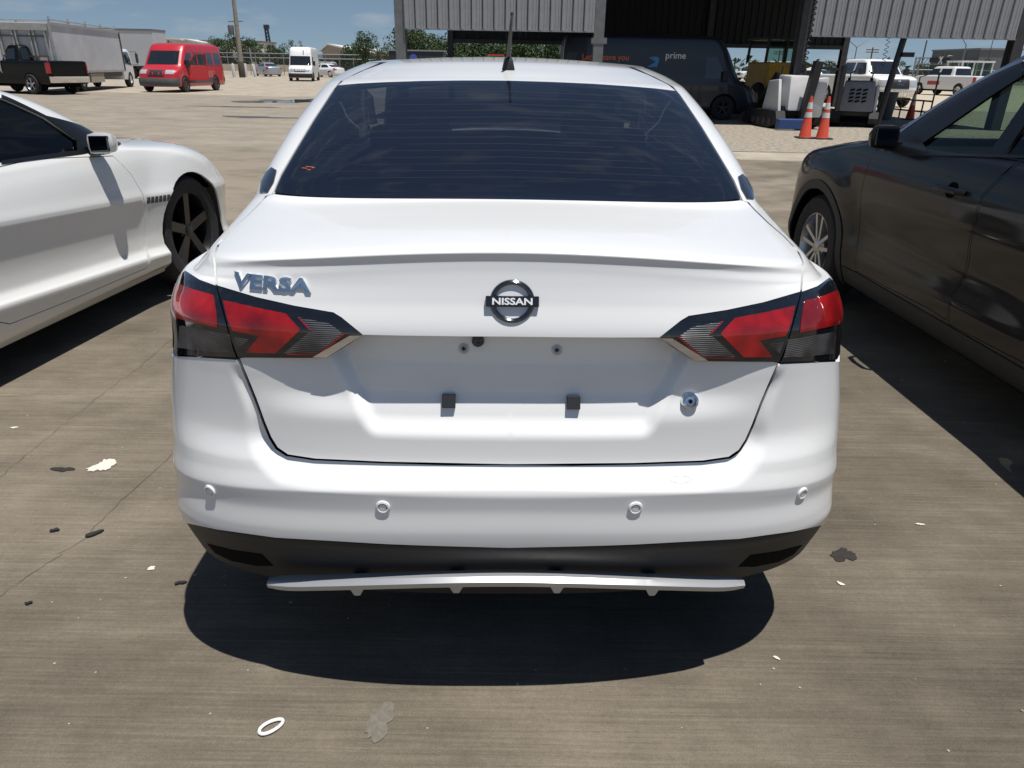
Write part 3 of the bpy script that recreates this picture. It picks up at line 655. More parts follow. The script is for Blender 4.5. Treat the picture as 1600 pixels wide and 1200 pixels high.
# emblem: ring, bar and name
EM = mat('dark_chrome', (.16, .165, .175), .12, metal=1.0)
BARM = mat('emblem_bar', (.03, .032, .036), .15, metal=.6, coat=1.0)
P_, N_ = V.ev([V.inv(798.5, 471)]); M = frame((0, P_[0][1], P_[0][2]), (0, *N_[0][1:]))
R_, r_ = .0408, .0056; b = MB(); n = 56; vv = []; ff = []
for k in range(n):
    a = 2 * math.pi * k / n
    for (dr, dz) in ((-r_, .001), (-r_ * .75, .006), (0, .0085), (r_ * .75, .006), (r_, .001)): vv.append(M @ Vector(((R_ + dr) * math.cos(a), (R_ + dr) * .96 * math.sin(a), dz)))
for k in range(n):
    for j in range(4): ff.append((k * 5 + j, ((k + 1) % n) * 5 + j, ((k + 1) % n) * 5 + j + 1, k * 5 + j + 1))
b.add(vv, ff); emb = b.build('emblem', EM, sedan, True)
b = MB(); hw, hh = .0545, .0112
b.hexa([M @ Vector(p) for p in ((-hw, -hh, .001), (hw, -hh, .001), (hw, hh, .001), (-hw, hh, .001), (-hw, -hh, .011), (hw, -hh, .011), (hw, hh, .011), (-hw, hh, .011))])
b.build('emblem_bar', BARM, emb, False, .002)
text('emblem_letters', 'NISSAN', .0188, mat('satin_silver', (.86, .87, .88), .45), emb, M @ Matrix.Translation((0, -.0005, .0115)), .0010, .0005, 1.32)
# model name in chrome letters
P0, N0 = V.ev([V.inv(367, 441)]); P1, N1 = V.ev([V.inv(489, 450.5)]); x = Vector(P1[0] - P0[0]); nn = Vector((N0[0] + N1[0]) / 2).normalized()
L_ = x.length; x.normalize(); nn = (nn - x * nn.dot(x)).normalized(); M = Matrix((x, nn.cross(x), nn)).transposed().to_4x4(); M.translation = Vector((P0[0] + P1[0]) / 2) + nn * .0075
t_ = text('model_letters', 'VERSA', .043, mat('bright_chrome', (.80, .81, .82), .13, metal=1.0), sedan, M, .0050, .0015, 1.0)
Mi = M.inverted(); xs_ = [(Mi @ v.co).x for v in t_.data.vertices]
t_.data.transform(M @ Matrix.Diagonal((L_ / (max(xs_) - min(xs_)), 1, 1, 1)) @ Mi)
_rows = slice(14 * V.k, 23 * V.k); _xz, _ok = V.P[..., [0, 2]], np.zeros((V.nt, V.ns), bool); _ok[_rows, :int(V.nr * .98)] = True
for v in t_.data.vertices:                      # the letters follow the curve of the lid
    q = Mi @ v.co; p = M @ Vector((q.x, q.y, 0)); P_, N_ = V.ev([V._solve(np.array([p.x, p.z]), None, _xz, _ok)]); v.co = Vector(P_[0] + N_[0] * (.0045 if q.z > 0 else -.001))
t_.data.update()
# plate fixings, lock, camera
def on_shell(S, u, v): 
    P_, N_ = S.ev([S.inv(u, v)]); return P_[0], N_[0]
for u, v in ((729, 544.5), (865.5, 545.5)):
    x_ = -(CX0 - 3.5 - u) * .00146; P_, N_ = on_shell(VL, 797 - abs(797 - u), v); M = frame((x_, P_[1], P_[2]), (0, *N_[1:])); b = MB()
    b.lathe([(.0, .0025), (.003, .0025), (.0032, .001), (.007, .0035), (.0115, .002), (.0115, -.002)], 18); o = b.build('plate_screw', SILVER, sedan, True); o.matrix_local = M
    b = MB(); b.box(-.004, .004, -.0012, .0012, .0026, .0035); b.box(-.0012, .0012, -.004, .004, .0025, .0033); b.build('screw_slot', VOID, o)
for u, v in ((701.5, 626.5), (890.5, 627.5)):
    P_, N_ = on_shell(VL, 795 - abs(795 - u), v); M = frame((math.copysign(abs(P_[0]), u - 795), P_[1], P_[2]), (0, *N_[1:])); b = MB()
    b.box(-.0145, .0145, -.015, .015, -.004, .012); o = b.build('plate_clip', BLACKPL, sedan, False, .0015); o.matrix_local = M
P_, N_ = on_shell(VL, 794 - (1072 - 794), 623); M = frame((-P_[0], P_[1], P_[2]), (-N_[0], *N_[1:])); b = MB()
b.lathe([(.0, .009), (.005, .009), (.0055, .007), (.010, .0075), (.0125, .012), (.018, .010), (.0195, .003), (.0195, -.003)], 28); o = b.build('lock_cylinder', CHROME, sedan, True); o.matrix_local = M
b = MB(); b.lathe([(.0, .0098), (.0045, .0098), (.0050, .008)], 14); b.box(-.001, .001, -.004, .004, .0095, .0103); b.build('key_slot', VOID, o)
P_, N_ = on_shell(VL, 747, 531); b = MB(); b.lathe([(0, .008), (.006, .010), (.0135, .006), (.0135, -.01)], 16); o = b.build('reversing_camera', GLOSSBL, sedan, True); o.matrix_local = frame(P_ + N_ * .004, N_)
# parking sensors
for u, v in ((329, 767), (598.5, 792)):
    P_, N_ = on_shell(V, u, v)
    for sx in (1, -1):
        b = MB(); b.lathe([(0, .0036), (.0085, .0036)], 24); b.lathe([(.0095, .0036), (.0120, .0048), (.0155, .0036), (.0165, -.002)], 24)
        o = b.build('parking_sensor', WHITE, sedan, True); o.matrix_local = frame((P_[0] * sx, P_[1], P_[2]), (N_[0] * sx, N_[1], N_[2]))
        b = MB(); b.lathe([(.0083, .0031), (.0098, .0031)], 24); b.build('sensor_gap', VOID, o)
# tow-eye cover outline on the bumper ledge
b = MB(); pts = []
for k in range(33):
    a = 2 * math.pi * k / 32; P_, N_ = on_shell(V, 793 - (1059 - 793) + 17.5 * math.cos(a), 746.5 + 5.6 * math.sin(a)); pts.append((-P_[0] - N_[0] * 0, P_[1] - .0004, P_[2] - .0002))
b.tube(pts, .0006, 4, False); b.build('tow_eye_cover', mat('panel_line', (.35, .36, .37), .6), bumper)
# silver diffuser trim with four fins
prof = [(-.010, -.013), (-.016, .004), (-.004, .012), (.020, .010), (.022, -.012)]
HWD = .578; ZC = at_y(792, 905, 1.306).z; ZE = at_y(424, 902, 1.385).z
b = MB(); sec = []
for k in range(41):
    q = -1 + k / 20; a = abs(q); x = q * HWD; bow = .006 + .075 * a ** 2.4; sc = 1.0 if a < .88 else max(.66, 1 - (a - .93) / .07 * .34) if a > .93 else 1.0
    z = ZC + (ZE + .014 - ZC) * min(1, a / .86) ** 2 - (.0 if a < .86 else (a - .86) / .14 * .016)
    sec.append([(x, bow + p * (1.0 if a < .88 else sc), z + r * sc) for p, r in prof])
n = len(prof)
b.add([p for s_ in sec for p in s_], [(i * n + j, i * n + (j + 1) % n, (i + 1) * n + (j + 1) % n, (i + 1) * n + j) for i in range(40) for j in range(n)] + [tuple(range(n)), tuple(40 * n + j for j in range(n))])
dif = b.build('diffuser_trim', SILVER, sedan, True)
for x in (-.352, -.120, .112, .338):
    a = abs(x) / HWD; y0 = .006 + .075 * a ** 2.4; z = ZC + (ZE + .014 - ZC) * min(1, a / .86) ** 2; b = MB()
    b.hexa([(x - .007, y0 - .009, z - .032), (x + .007, y0 - .009, z - .032), (x + .007, y0 + .05, z - .032), (x - .007, y0 + .05, z - .032), (x - .018, y0 - .009, z - .010), (x + .018, y0 - .009, z - .010), (x + .018, y0 + .06, z - .010), (x - .018, y0 + .06, z - .010)])
    b.build('diffuser_fin', SILVER, dif, False, .003)
# aerial
P_, N_ = on_shell(V, 793, 108); b = MB(); M = frame((0, P_[1], P_[2]), (0, *N_[1:]), (0, -1, 0)); M = Matrix.Translation((.003, P_[1], P_[2]))
b.hexa([(-.024, -.025, -.006), (.024, -.025, -.006), (.02, .055, .008), (-.02, .055, .008), (-.015, -.018, .034), (.015, -.018, .034), (.012, .02, .040), (-.012, .02, .040)])
o = b.build('aerial', BLACKPL, sedan, True, .006); o.matrix_local = M
b = MB(); b.tube([(0, 0, .03), (.003, -.028, .080), (.007, -.062, .142), (.0085, -.073, .162), (.0087, -.075, .166), (.0090, -.079, .173)], [.0085, .0068, .0050, .0042, .0058, .005], 8); b.build('aerial_mast', TRIMBL, o, True)
# cabin
b = MB(); b.box(-.62, .62, .62, 1.15, 1.0, 1.09); b.build('parcel_shelf', SEAT, sedan)
for x in (-.30, .30):
    b = MB(); b.hexa([(x - .27, 1.12, .5), (x + .27, 1.12, .5), (x + .27, 1.30, .5), (x - .27, 1.30, .5), (x - .24, 1.0, 1.13), (x + .24, 1.0, 1.13), (x + .24, 1.14, 1.13), (x - .24, 1.14, 1.13)]); o = b.build('rear_seat', SEAT, sedan, False, .03)
    b = MB(); b.box(x - .13, x + .13, 1.0, 1.10, 1.13, 1.27); b.build('headrest', SEAT, o, False, .035)
for x in (-.36, .36):
    b = MB(); b.hexa([(x - .25, 2.0, .4), (x + .25, 2.0, .4), (x + .25, 2.2, .4), (x - .25, 2.2, .4), (x - .19, 1.82, 1.10), (x + .19, 1.82, 1.10), (x + .19, 1.95, 1.10), (x - .19, 1.95, 1.10)]); o = b.build('front_seat', SEAT, sedan, False, .04)
    b = MB(); b.box(x - .13, x + .13, 1.78, 1.88, 1.12, 1.32); b.build('headrest', SEAT, o, False, .04)
b = MB(); b.box(-.7, .7, 2.6, 3.0, .6, 1.02); b.build('dashboard', VOID, sedan)
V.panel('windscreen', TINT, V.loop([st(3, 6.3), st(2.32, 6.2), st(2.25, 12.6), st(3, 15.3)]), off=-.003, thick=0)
for x in (-1, 1):
    for y in (.98, 3.60): wheel(sedan, x * .735, y, .31, .195, .20, x, 10, n=28)
# =================================================================== WHITE COUPE (left)
coupe = thing('white_coupe', 'white two-door muscle coupe with black wheels parked left of the white sedan', 'car', (-3.52, 1.11, 0), rad(-5.7))
CR = [(1.372, 1.75, 2.35, .30, .2, 2.4, .2, 2.4, 0), (1.365, 1.55, 2.55, .50, .3, 2.6, .3, 2.6, .005), (1.345, 1.40, 2.74, .63, .35, 2.8, .36, 3.0, .01), (1.28, 1.18, 3.02, .725, .4, 2.8, .40, 3.0, .01), (1.20, .95, 3.22, .77, .45, 2.8, .42, 3.0, .01), (1.10, .72, 3.42, .81, .5, 2.8, .46, 3.0, .01), (1.02, .56, 3.58, .845, .5, 2.8, .5, 2.8, .01), (.995, .45, 3.66, .858, .5, 2.8, .5, 2.8, .01),
      (.98, .35, 3.78, .866, .5, 2.8, .55, 2.6, .01), (.965, .22, 3.98, .878, .45, 2.8, .6, 2.6, .015), (.945, .14, 4.24, .888, .45, 2.8, .65, 2.6, .02), (.91, .08, 4.50, .903, .42, 2.8, .65, 2.6, .025), (.86, .05, 4.68, .916, .42, 2.8, .62, 2.6, .02), (.80, .03, 4.77, .928, .4, 2.8, .6, 2.6, .01), (.742, .02, 4.81, .940, .4, 2.8, .6, 2.6, 0), (.725, .02, 4.82, .940, .4, 2.8, .6, 2.6, 0),
      (.68, .02, 4.83, .930, .4, 2.8, .6, 2.6, 0), (.60, .02, 4.84, .914, .4, 2.8, .6, 2.6, 0), (.50, .03, 4.84, .904, .4, 2.8, .6, 2.6, 0), (.43, .05, 4.82, .908, .4, 2.8, .6, 2.6, 0), (.395, .07, 4.80, .925, .4, 2.8, .6, 2.6, 0), (.375, .08, 4.79, .940, .4, 2.8, .6, 2.6, 0), (.36, .09, 4.78, .942, .4, 2.8, .6, 2.6, 0), (.30, .12, 4.75, .930, .4, 2.8, .6, 2.6, 0), (.245, .16, 4.70, .915, .4, 2.8, .6, 2.6, 0), (.20, .22, 4.62, .885, .4, 2.8, .6, 2.6, 0), (.15, .3, 4.5, .84, .4, 2.8, .6, 2.6, 0)]
def haunch(P):
    """wide wheel-arch haunches"""
    P = P.copy(); y, z = P[..., 1], P[..., 2]; sg = np.sign(P[..., 0])
    for yc, a in ((3.9, .030), (1.05, .045)):
        d = np.hypot(y - yc, (z - .40) * 1.0); P[..., 0] += sg * a * (1 - sm(d, .36, .62)) * sm(z, .2, .4) * (1 - sm(z, .88, .98))
    P[..., 2] -= .055 * (y - 2.4) * sm(z, .2, .32) * (1 - sm(z, .76, .93))   # creases fall towards the nose
    return P
K = Shell(CR, coupe, 1, nr=24, nf=70, nfr=36, k=5, mod=haunch)
def shift(l, d): return [('yz', *q) for q in shrink([p[1:] for p in l], d)]
wb = [K.yz(*p) for p in ((4, 254), (126, 239), (122, 219), (70, 184), (4, 153))]
win = [('yz', 1.55, wb[0][1] + .02), ('yz', *wb[0]), ('yz', *wb[1]), ('yz', *wb[2]), ('yz', *wb[3]), ('yz', *wb[4]), ('yz', 2.05, 1.325), ('yz', 1.55, 1.30), ('yz', 1.30, 1.2)]
dg = [K.yz(*p) for p in ((176, 243), (205, 272), (223, 302), (228.5, 340), (230, 380), (229.5, 419))]
db = [K.yz(*p) for p in ((228, 420), (120, 466), (16, 507))]
door_y0 = db[-1][0] - .10
door = [('yz', *p) for p in dg] + [('yz', *p) for p in db[1:]] + [('yz', door_y0, db[-1][1] + .05), ('yz', door_y0 - .06, .6), ('yz', door_y0 - .04, .96), ('yz', (door_y0 + dg[0][0]) / 2, .985)]
wy, wz = 3.90, .372
arch = circle(wy, wz, .392, 40); arch2 = circle(1.05, wz, .392, 40)
hull = [('st', 0, 1.5), ('st', 3, 1.5), ('st', 3, 25.6), ('st', 2, 25.6), ('st', 1, 25.6), ('st', 0, 25.6)]
wsc = [('st', 3, 2.4), ('st', 2.45, 2.6), ('st', 2.32, 6.3), ('st', 3, 7.2)]
bodyc = K.panel('body', WHITE2, K.loop([('st', 0, 0), ('st', 3, 0), ('st', 3, 2.3), ('st', 2.52, 2.5), ('st', 2.46, 6.5), ('st', 3, 7.4), ('st', 3, 25.6), ('st', 1.5, 25.6), ('st', 0, 25.6)]), holes=[K.loop(win), K.loop(door), K.loop(arch), K.loop(arch2)], thick=.012)
K.pair('door', WHITE2, K.loop(shift(door, .0045)), thick=.012)
K.pair('side_window', DARKGL, K.loop(win), off=-.012, thick=0)
# black weather strip along the window opening
K.pair('window_trim', TRIMBL, K.loop([('yz', *K.yz(*p)) for p in ((2, 257), (128, 241), (124, 217), (72, 181), (2, 148), (2, 153), (70, 184), (119, 219), (121, 235), (2, 251))]), off=.003, thick=.004)
K.panel('windscreen', DARKGL, K.loop([('st', 3, 2.3), ('st', 2.52, 2.5), ('st', 2.46, 6.5), ('st', 3, 7.4)]), off=-.004, thick=0)
K.body('inner_shell', VOID, off=-.12, t0=9, t1=16, dens=2)
b = MB(); b.box(-.6, .6, 1.2, 2.6, .5, .93); b.build('seats', VOID, coupe)
# side gill with six slots
g = [(229, 308), (266, 303), (267, 314), (229, 319)]
for k in range(6):
    f0, f1 = (k + .12) / 6, (k + .88) / 6
    q = [(229 + 37.5 * f0, 308.5 - 5 * f0), (229 + 37.5 * f1, 308.5 - 5 * f1), (229 + 37.5 * f1, 318.5 - 5 * f1), (229 + 37.5 * f0, 318.5 - 5 * f0)]
    K.pair('gill_slot', mat('gill_shadow', (.10, .10, .105), .4, metal=.7), K.loop(q), off=.002, thick=.003)
for x in (-1, 1):
    for y in (wy, 1.05): wheel(coupe, x * .80, y, wz, .25, .262, x, 5, BLKALLOY, (.075, .085), n=44)
# hood stripe
STR = mat('red_stripe', (.14, .012, .02), .35, coat=1.0)
for sx in (-1, 1):
    st_ = [(p, t) for p, t in ((2.86, 7.55), (2.62, 7.55))]
K.patch('hood_stripe', STR, [(2.80, 7.5), (2.62, 7.5), (2.66, 10.2), (2.82, 10.2)], off=.002)
# door mirror
def door_mirror(parent, S, px, w, h, d, m, glass, sgn, tilt=0.0, stalk=.06):
    y, z = S.yz(*px); P_, _ = S.ev([S.inv_yz(y, z)]); x = P_[0][0]
    b = MB(); x0, x1 = x + sgn * .05, x + sgn * (.05 + w)
    b.hexa([(x0, y - d * .5, z - h * .45), (x1 - sgn * .03, y - d * .5, z - h * .38), (x1 - sgn * .07, y + d * .5, z - h * .25), (x0, y + d * .6, z - h * .35), (x0, y - d * .5, z + h * .40), (x1 - sgn * .02, y - d * .5, z + h * .42), (x1 - sgn * .09, y + d * .5, z + h * .28), (x0, y + d * .6, z + h * .28)])
    o = b.build('door_mirror', m, parent, True, .042)
    b = MB(); b.hexa([(x0 + sgn * .024, y - d * .5 - .002, z - h * .31), (x1 - sgn * .060, y - d * .5 - .002, z - h * .26), (x1 - sgn * .060, y - d * .5 + .01, z - h * .26), (x0 + sgn * .024, y - d * .5 + .01, z - h * .31), (x0 + sgn * .024, y - d * .5 - .002, z + h * .26), (x1 - sgn * .055, y - d * .5 - .002, z + h * .28), (x1 - sgn * .055, y - d * .5 + .01, z + h * .28), (x0 + sgn * .024, y - d * .5 + .01, z + h * .26)])
    b.build('mirror_glass', glass, o, False, .008)
    b = MB(); b.hexa([(x - sgn * .03, y - .03, z - h * .42), (x0 + sgn * .06, y - .02, z - h * .42), (x0 + sgn * .06, y + .05, z - h * .42), (x - sgn * .03, y + .07, z - h * .42), (x - sgn * .03, y - .03, z - h * .15), (x0 + sgn * .06, y - .02, z - h * .15), (x0 + sgn * .06, y + .05, z - h * .15), (x - sgn * .03, y + .07, z - h * .15)])
    b.build('mirror_arm', TRIMBL, o); return o
MIRGL = mat('mirror_glass', (.10, .11, .12), .03, metal=1.0)
door_mirror(coupe, K, (131, 222), .195, .150, .13, WHITE2, MIRGL, 1)
# =================================================================== DARK SUV (right)
suv = thing('dark_suv', 'dark graphite crossover SUV with alloy wheels parked right of the white sedan', 'car', (3.06, 1.21, 0), rad(1.4))
ER = [(1.680, 1.3, 2.0, .25, .3, 2.4, .3, 2.4, 0), (1.672, .9, 2.25, .46, .4, 2.6, .4, 2.6, .005), (1.645, .62, 2.42, .58, .45, 2.8, .45, 2.8, .01), (1.60, .48, 2.56, .640, .45, 2.8, .45, 2.8, .01), (1.50, .36, 2.76, .700, .45, 2.8, .46, 2.8, .01), (1.32, .24, 3.08, .775, .45, 2.8, .48, 2.8, 0), (1.18, .14, 3.33, .835, .45, 2.8, .5, 2.8, 0), (1.10, .09, 3.50, .872, .42, 2.8, .5, 2.8, 0), (1.075, .08, 3.58, .895, .42, 2.8, .5, 2.8, 0),
      (1.06, .07, 3.68, .908, .42, 2.8, .52, 2.7, .01), (1.04, .06, 3.90, .916, .42, 2.8, .55, 2.6, .02), (1.00, .05, 4.18, .924, .42, 2.8, .6, 2.6, .03), (.95, .04, 4.38, .932, .4, 2.8, .6, 2.6, .02), (.88, .03, 4.48, .938, .4, 2.8, .6, 2.6, .01), (.80, .02, 4.53, .938, .4, 2.8, .6, 2.6, 0), (.70, .01, 4.56, .930, .4, 2.8, .6, 2.6, 0), (.60, 0, 4.58, .918, .4, 2.8, .58, 2.6, 0), (.52, 0, 4.58, .916, .4, 2.8, .58, 2.6, 0), (.46, .01, 4.57, .919, .4, 2.8, .58, 2.6, 0), (.43, .01, 4.57, .920, .4, 2.8, .58, 2.6, 0), (.38, .02, 4.55, .916, .4, 2.8, .58, 2.6, 0), (.30, .05, 4.5, .905, .4, 2.8, .58, 2.6, 0), (.23, .12, 4.4, .88, .4, 2.8, .58, 2.6, 0), (.19, .2, 4.3, .84, .4, 2.8, .58, 2.6, 0)]
def haunch2(P):
    P = P.copy(); y, z = P[..., 1], P[..., 2]; sg = np.sign(P[..., 0])
    for yc, a in ((3.66, .030), (.95, .03)):
        d = np.hypot(y - yc, z - .42); P[..., 0] += sg * a * (1 - sm(d, .38, .62)) * sm(z, .2, .4) * (1 - sm(z, .85, .98))
    y0 = 2.4; P[..., 0] -= sg * .022 * np.exp(-((z - .60) / .13) ** 2) * sm(y, 1.3, 1.8) * (1 - sm(y, 2.9, 3.3))
    return P
Q = Shell(ER, suv, -1, nr=22, nf=70, nfr=36, k=5, mod=haunch2)
def shift2(l, d): return [('yz', *q) for q in shrink([p[1:] for p in l], d)]
ew = [Q.yz(*p) for p in ((1450, 239), (1598, 245))]
ea = [Q.yz(*p) for p in ((1441, 224), (1480, 197), (1540, 155), (1598, 118))]
ewin = [('yz', *ew[0]), ('yz', 2.2, ew[1][1]), ('yz', 2.2, 1.52)] + [('yz', *p) for p in ea[::-1] if p[0] > 2.22]
ewin2 = [('yz', 2.10, ew[1][1]), ('yz', 1.1, ew[1][1] + .02), ('yz', 1.15, 1.48), ('yz', 2.10, 1.525)]
eb = [Q.yz(*p) for p in ((1592, 251), (1562, 277), (1534, 306), (1521, 352), (1508, 425), (1487, 460), (1479, 500))]
fr = Q.yz(1400, 242)[0]
edoor = [('yz', *p) for p in eb] + [('yz', eb[-1][0] + .15, .36), ('yz', 3.05, .34), ('yz', 3.12, .6), ('yz', 3.14, .95), ('yz', 3.12, ew[0][1] - .035), ('yz', 2.7, ew[1][1] - .035)]
eb0 = eb[0]
edoor2 = [('yz', eb[0][0] - .02, eb[0][1])] + [('yz', p[0] - .012, p[1]) for p in eb[1:]] + [('yz', eb[-1][0] - .02, .34), ('yz', 1.45, .36), ('yz', 1.32, .75), ('yz', 1.05, .9), ('yz', 1.05, ew[1][1] - .035)]
ewy, ewz = 3.66, .35
earch = circle(ewy, ewz, .385, 40); earch2 = circle(.95, ewz, .385, 40)
bodye = Q.panel('body', DGREY, Q.loop([('st', 0, 0), ('st', 3, 0), ('st', 3, 1.8), ('st', 2.45, 2.2), ('st', 2.30, 7.5), ('st', 3, 8.6), ('st', 3, 22.5), ('st', 1.5, 22.5), ('st', 0, 22.5)]),
                holes=[Q.loop(ewin), Q.loop(ewin2), Q.loop(edoor), Q.loop(edoor2), Q.loop(earch), Q.loop(earch2)], thick=.012)
Q.pair('front_door', DGREY, Q.loop(shift2(edoor, .0035)), thick=.012)
Q.pair('rear_door', DGREY, Q.loop(shift2(edoor2, .0035)), thick=.012)
Q.pair('front_window', GREENGL, Q.loop(ewin), off=-.012, thick=0)
Q.pair('rear_side_window', DARKGL, Q.loop(ewin2), off=-.012, thick=0)
Q.panel('windscreen', GREENGL, Q.loop([('st', 3, 1.8), ('st', 2.45, 2.2), ('st', 2.30, 7.5), ('st', 3, 8.6)]), off=-.004, thick=0)
# thick black door frame between chrome strip and glass, chrome strip, belt moulding
co = [(1404, 207), (1450, 174.5), (1500, 142.5), (1550, 115.5), (1600, 93)]
Q.pair('window_frame', TRIMBL, Q.loop([('yz', *Q.yz(*p)) for p in ((1402, 238), (1404, 210), (1450, 178), (1500, 146), (1550, 119), (1598, 97), (1598, 119), (1540, 156), (1480, 198), (1442, 224), (1450, 238))]), off=.004, thick=.006)
Q.pair('chrome_strip', mat('satin_chrome', (.55, .58, .62), .22, metal=1.0), Q.loop([('yz', *Q.yz(*p)) for p in co + [(u, v + 4.2) for u, v in co[::-1]]]), off=.007, thick=.006)
Q.pair('belt_moulding', TRIMBL, Q.loop([('yz', *Q.yz(*p)) for p in ((1400, 237.5), (1500, 240.5), (1600, 243.5), (1600, 248), (1500, 245), (1400, 241.5))]), off=.006, thick=.008)
# wheel-arch and sill cladding
for yc in (ewy, .95):
    ring = circle(yc, ewz, .445, 30, -.45, math.pi + .45) + [('yz', yc + .388 * math.cos(math.pi + .45 - (math.pi + .9) * k / 30), ewz + .388 * math.sin(math.pi + .45 - (math.pi + .9) * k / 30)) for k in range(31)]
    Q.pair('arch_cladding', BLACKPL, Q.loop(ring), off=.006, thick=.012)
Q.pair('sill_cladding', BLACKPL, Q.loop([('yz', 1.42, .335), ('yz', 3.2, .335), ('yz', 3.2, .235), ('yz', 1.42, .235)]), off=.006, thick=.012)
Q.body('inner_shell', VOID, off=-.12, t0=10.5, t1=16, dens=2)
for x in (-1, 1):
    for y in (ewy, .95): wheel(suv, x * .825, y, ewz, .225, .232, x, 5, ALLOY, (.030, .034), .05, n=44)
door_mirror(suv, Q, (1414, 214), .20, .17, .12, TRIMBL, MIRGL, -1)
# handle: cup, grip and lock cap
y, z = Q.yz(1487, 297); P_, N_ = Q.ev([Q.inv_yz(y, z)])
for sx in (1, -1):
    hc = MB(); hc.lathe([(.0, .001), (.035, .001), (.038, .003)], 20); o = hc.build('handle_cup', VOID, suv); o.matrix_local = frame((P_[0][0] * sx, P_[0][1] , P_[0][2]), (N_[0][0] * sx, *N_[0][1:]))
    b = MB(); x = P_[0][0] * sx; d = sx * -1
    b.tube([(x - sx * .0, y - .105, z), (x - sx * .030, y - .085, z + .004), (x - sx * .042, y, z + .006), (x - sx * .034, y + .07, z + .003), (x, y + .09, z)], [.012, .015, .015, .015, .012], 8)
    b.build('door_handle', DGREY, suv, True)
# cabin of the SUV
b = MB(); b.box(-.72, .72, 2.75, 3.25, .7, 1.05); b.build('dashboard', VOID, suv)
b = MB(); pts = []
for k in range(25):
    a = 2 * math.pi * k / 24; pts.append((-.38 + .185 * math.cos(a), 2.62 - .06 * math.sin(a), 1.02 + .175 * math.sin(a)))
b.tube(pts, .016, 8, False); b.bar((-.55, 2.62, 1.02), (-.21, 2.62, 1.02), .04); b.bar((-.38, 2.62, 1.02), (-.38, 2.67, .86), .05); b.build('steering_wheel', TRIMBL, suv, True)
for x in (-.38, .38):
    b = MB(); b.hexa([(x - .25, 1.85, .5), (x + .25, 1.85, .5), (x + .25, 2.1, .5), (x - .25, 2.1, .5), (x - .2, 1.62, 1.28), (x + .2, 1.62, 1.28), (x + .2, 1.75, 1.28), (x - .2, 1.75, 1.28)]); o = b.build('front_seat', SEAT, suv, False, .04)
    b = MB(); b.box(x - .13, x + .13, 1.58, 1.68, 1.30, 1.48); b.build('headrest', SEAT, o, False, .04)
# =================================================================== OPEN METAL SHED
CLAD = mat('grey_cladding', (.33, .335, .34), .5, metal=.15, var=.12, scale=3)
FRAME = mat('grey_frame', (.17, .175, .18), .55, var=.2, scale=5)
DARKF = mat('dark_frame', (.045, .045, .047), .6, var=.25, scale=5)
shed = thing('metal_shed', 'open-sided grey metal shed with ribbed cladding over its bays', 'shed', (0, 21.5, 0))
FX = [-3.21, 2.20, 7.76, 13.62]; RX = [-2.98, 2.7, 8.4, 14.45]; RY = 13.4
def i_column(x, y, z1, w, d, m):
    b = MB(); t = .02; b.box(x - w / 2, x + w / 2, y - d / 2, y - d / 2 + t, 0, z1); b.box(x - w / 2, x + w / 2, y + d / 2 - t, y + d / 2, 0, z1); b.box(x - t / 2, x + t / 2, y - d / 2 + t, y + d / 2 - t, 0, z1)
    b.box(x - w * .8, x + w * .8, y - d * .7, y + d * .7, -.002, .02); b.build('column', m, shed)
for k, x in enumerate(FX): i_column(x, .18, 4.9, .27, .34, FRAME if k < 2 else DARKF)  # two right-hand columns take the darker colour to paint in their shade
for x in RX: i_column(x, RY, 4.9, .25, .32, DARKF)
b = MB(); b.box(2.0, 2.42, .0, .14, 2.05, 2.2); b.build('bracket', FRAME, shed)
# front cladding: one ribbed sheet after another, left bay and right bay
def clad_sheet(w, h):
    prof = [(0, .006), (.018, -.040), (.060, -.040), (.082, 0), (w * .48, 0), (w * .50, -.008), (w * .56, -.008), (w * .58, 0), (w * .76, 0), (w * .78, -.008), (w * .84, -.008), (w * .86, 0), (w, 0)]
    n = len(prof); me = bpy.data.meshes.new('cladding_panel')
    me.from_pydata([(x, y, 0) for x, y in prof] + [(x, y, h) for x, y in prof] + [(x, y + .006, 0) for x, y in prof] + [(x, y + .006, h) for x, y in prof], [],
                   [(i, i + 1, n + i + 1, n + i) for i in range(n - 1)] + [(2 * n + i + 1, 2 * n + i, 3 * n + i, 3 * n + i + 1) for i in range(n - 1)] + [(i + 1, i, 2 * n + i, 2 * n + i + 1) for i in range(n - 1)])
    me.materials.append(CLAD); return me
SW = .2985; sheet_me = clad_sheet(SW, 2.6)
for x0, x1, zb in ((FX[0] + .13, FX[1] - .13, 2.355), (FX[2] + .14, FX[3] - .14, 2.35)):
    n = int(round((x1 - x0) / SW)); w = (x1 - x0) / n
    for k in range(n):
        o = link(bpy.data.objects.new('cladding_panel', sheet_me), shed); o.location = (x0 + k * w, .0, zb); o.scale = ((w - .014) / SW, 1, 1)
    b = MB(); b.box(x0, x1, .012, .019, zb, zb + 2.6); b.build('seam_backing', VOID, shed)  # black sheet showing in the gaps paints the shade beside the ribs
    b = MB(); b.box(x0, x1, -.02, .05, zb - .035, zb - .001); b.build('drip_flashing', STEEL, shed)
    b = MB(); b.box(x0, x1, .02, .10, zb + .02, zb + .14); b.box(x0, x1, .02, .10, zb + 1.1, zb + 1.2); b.build('girt', DARKF, shed)
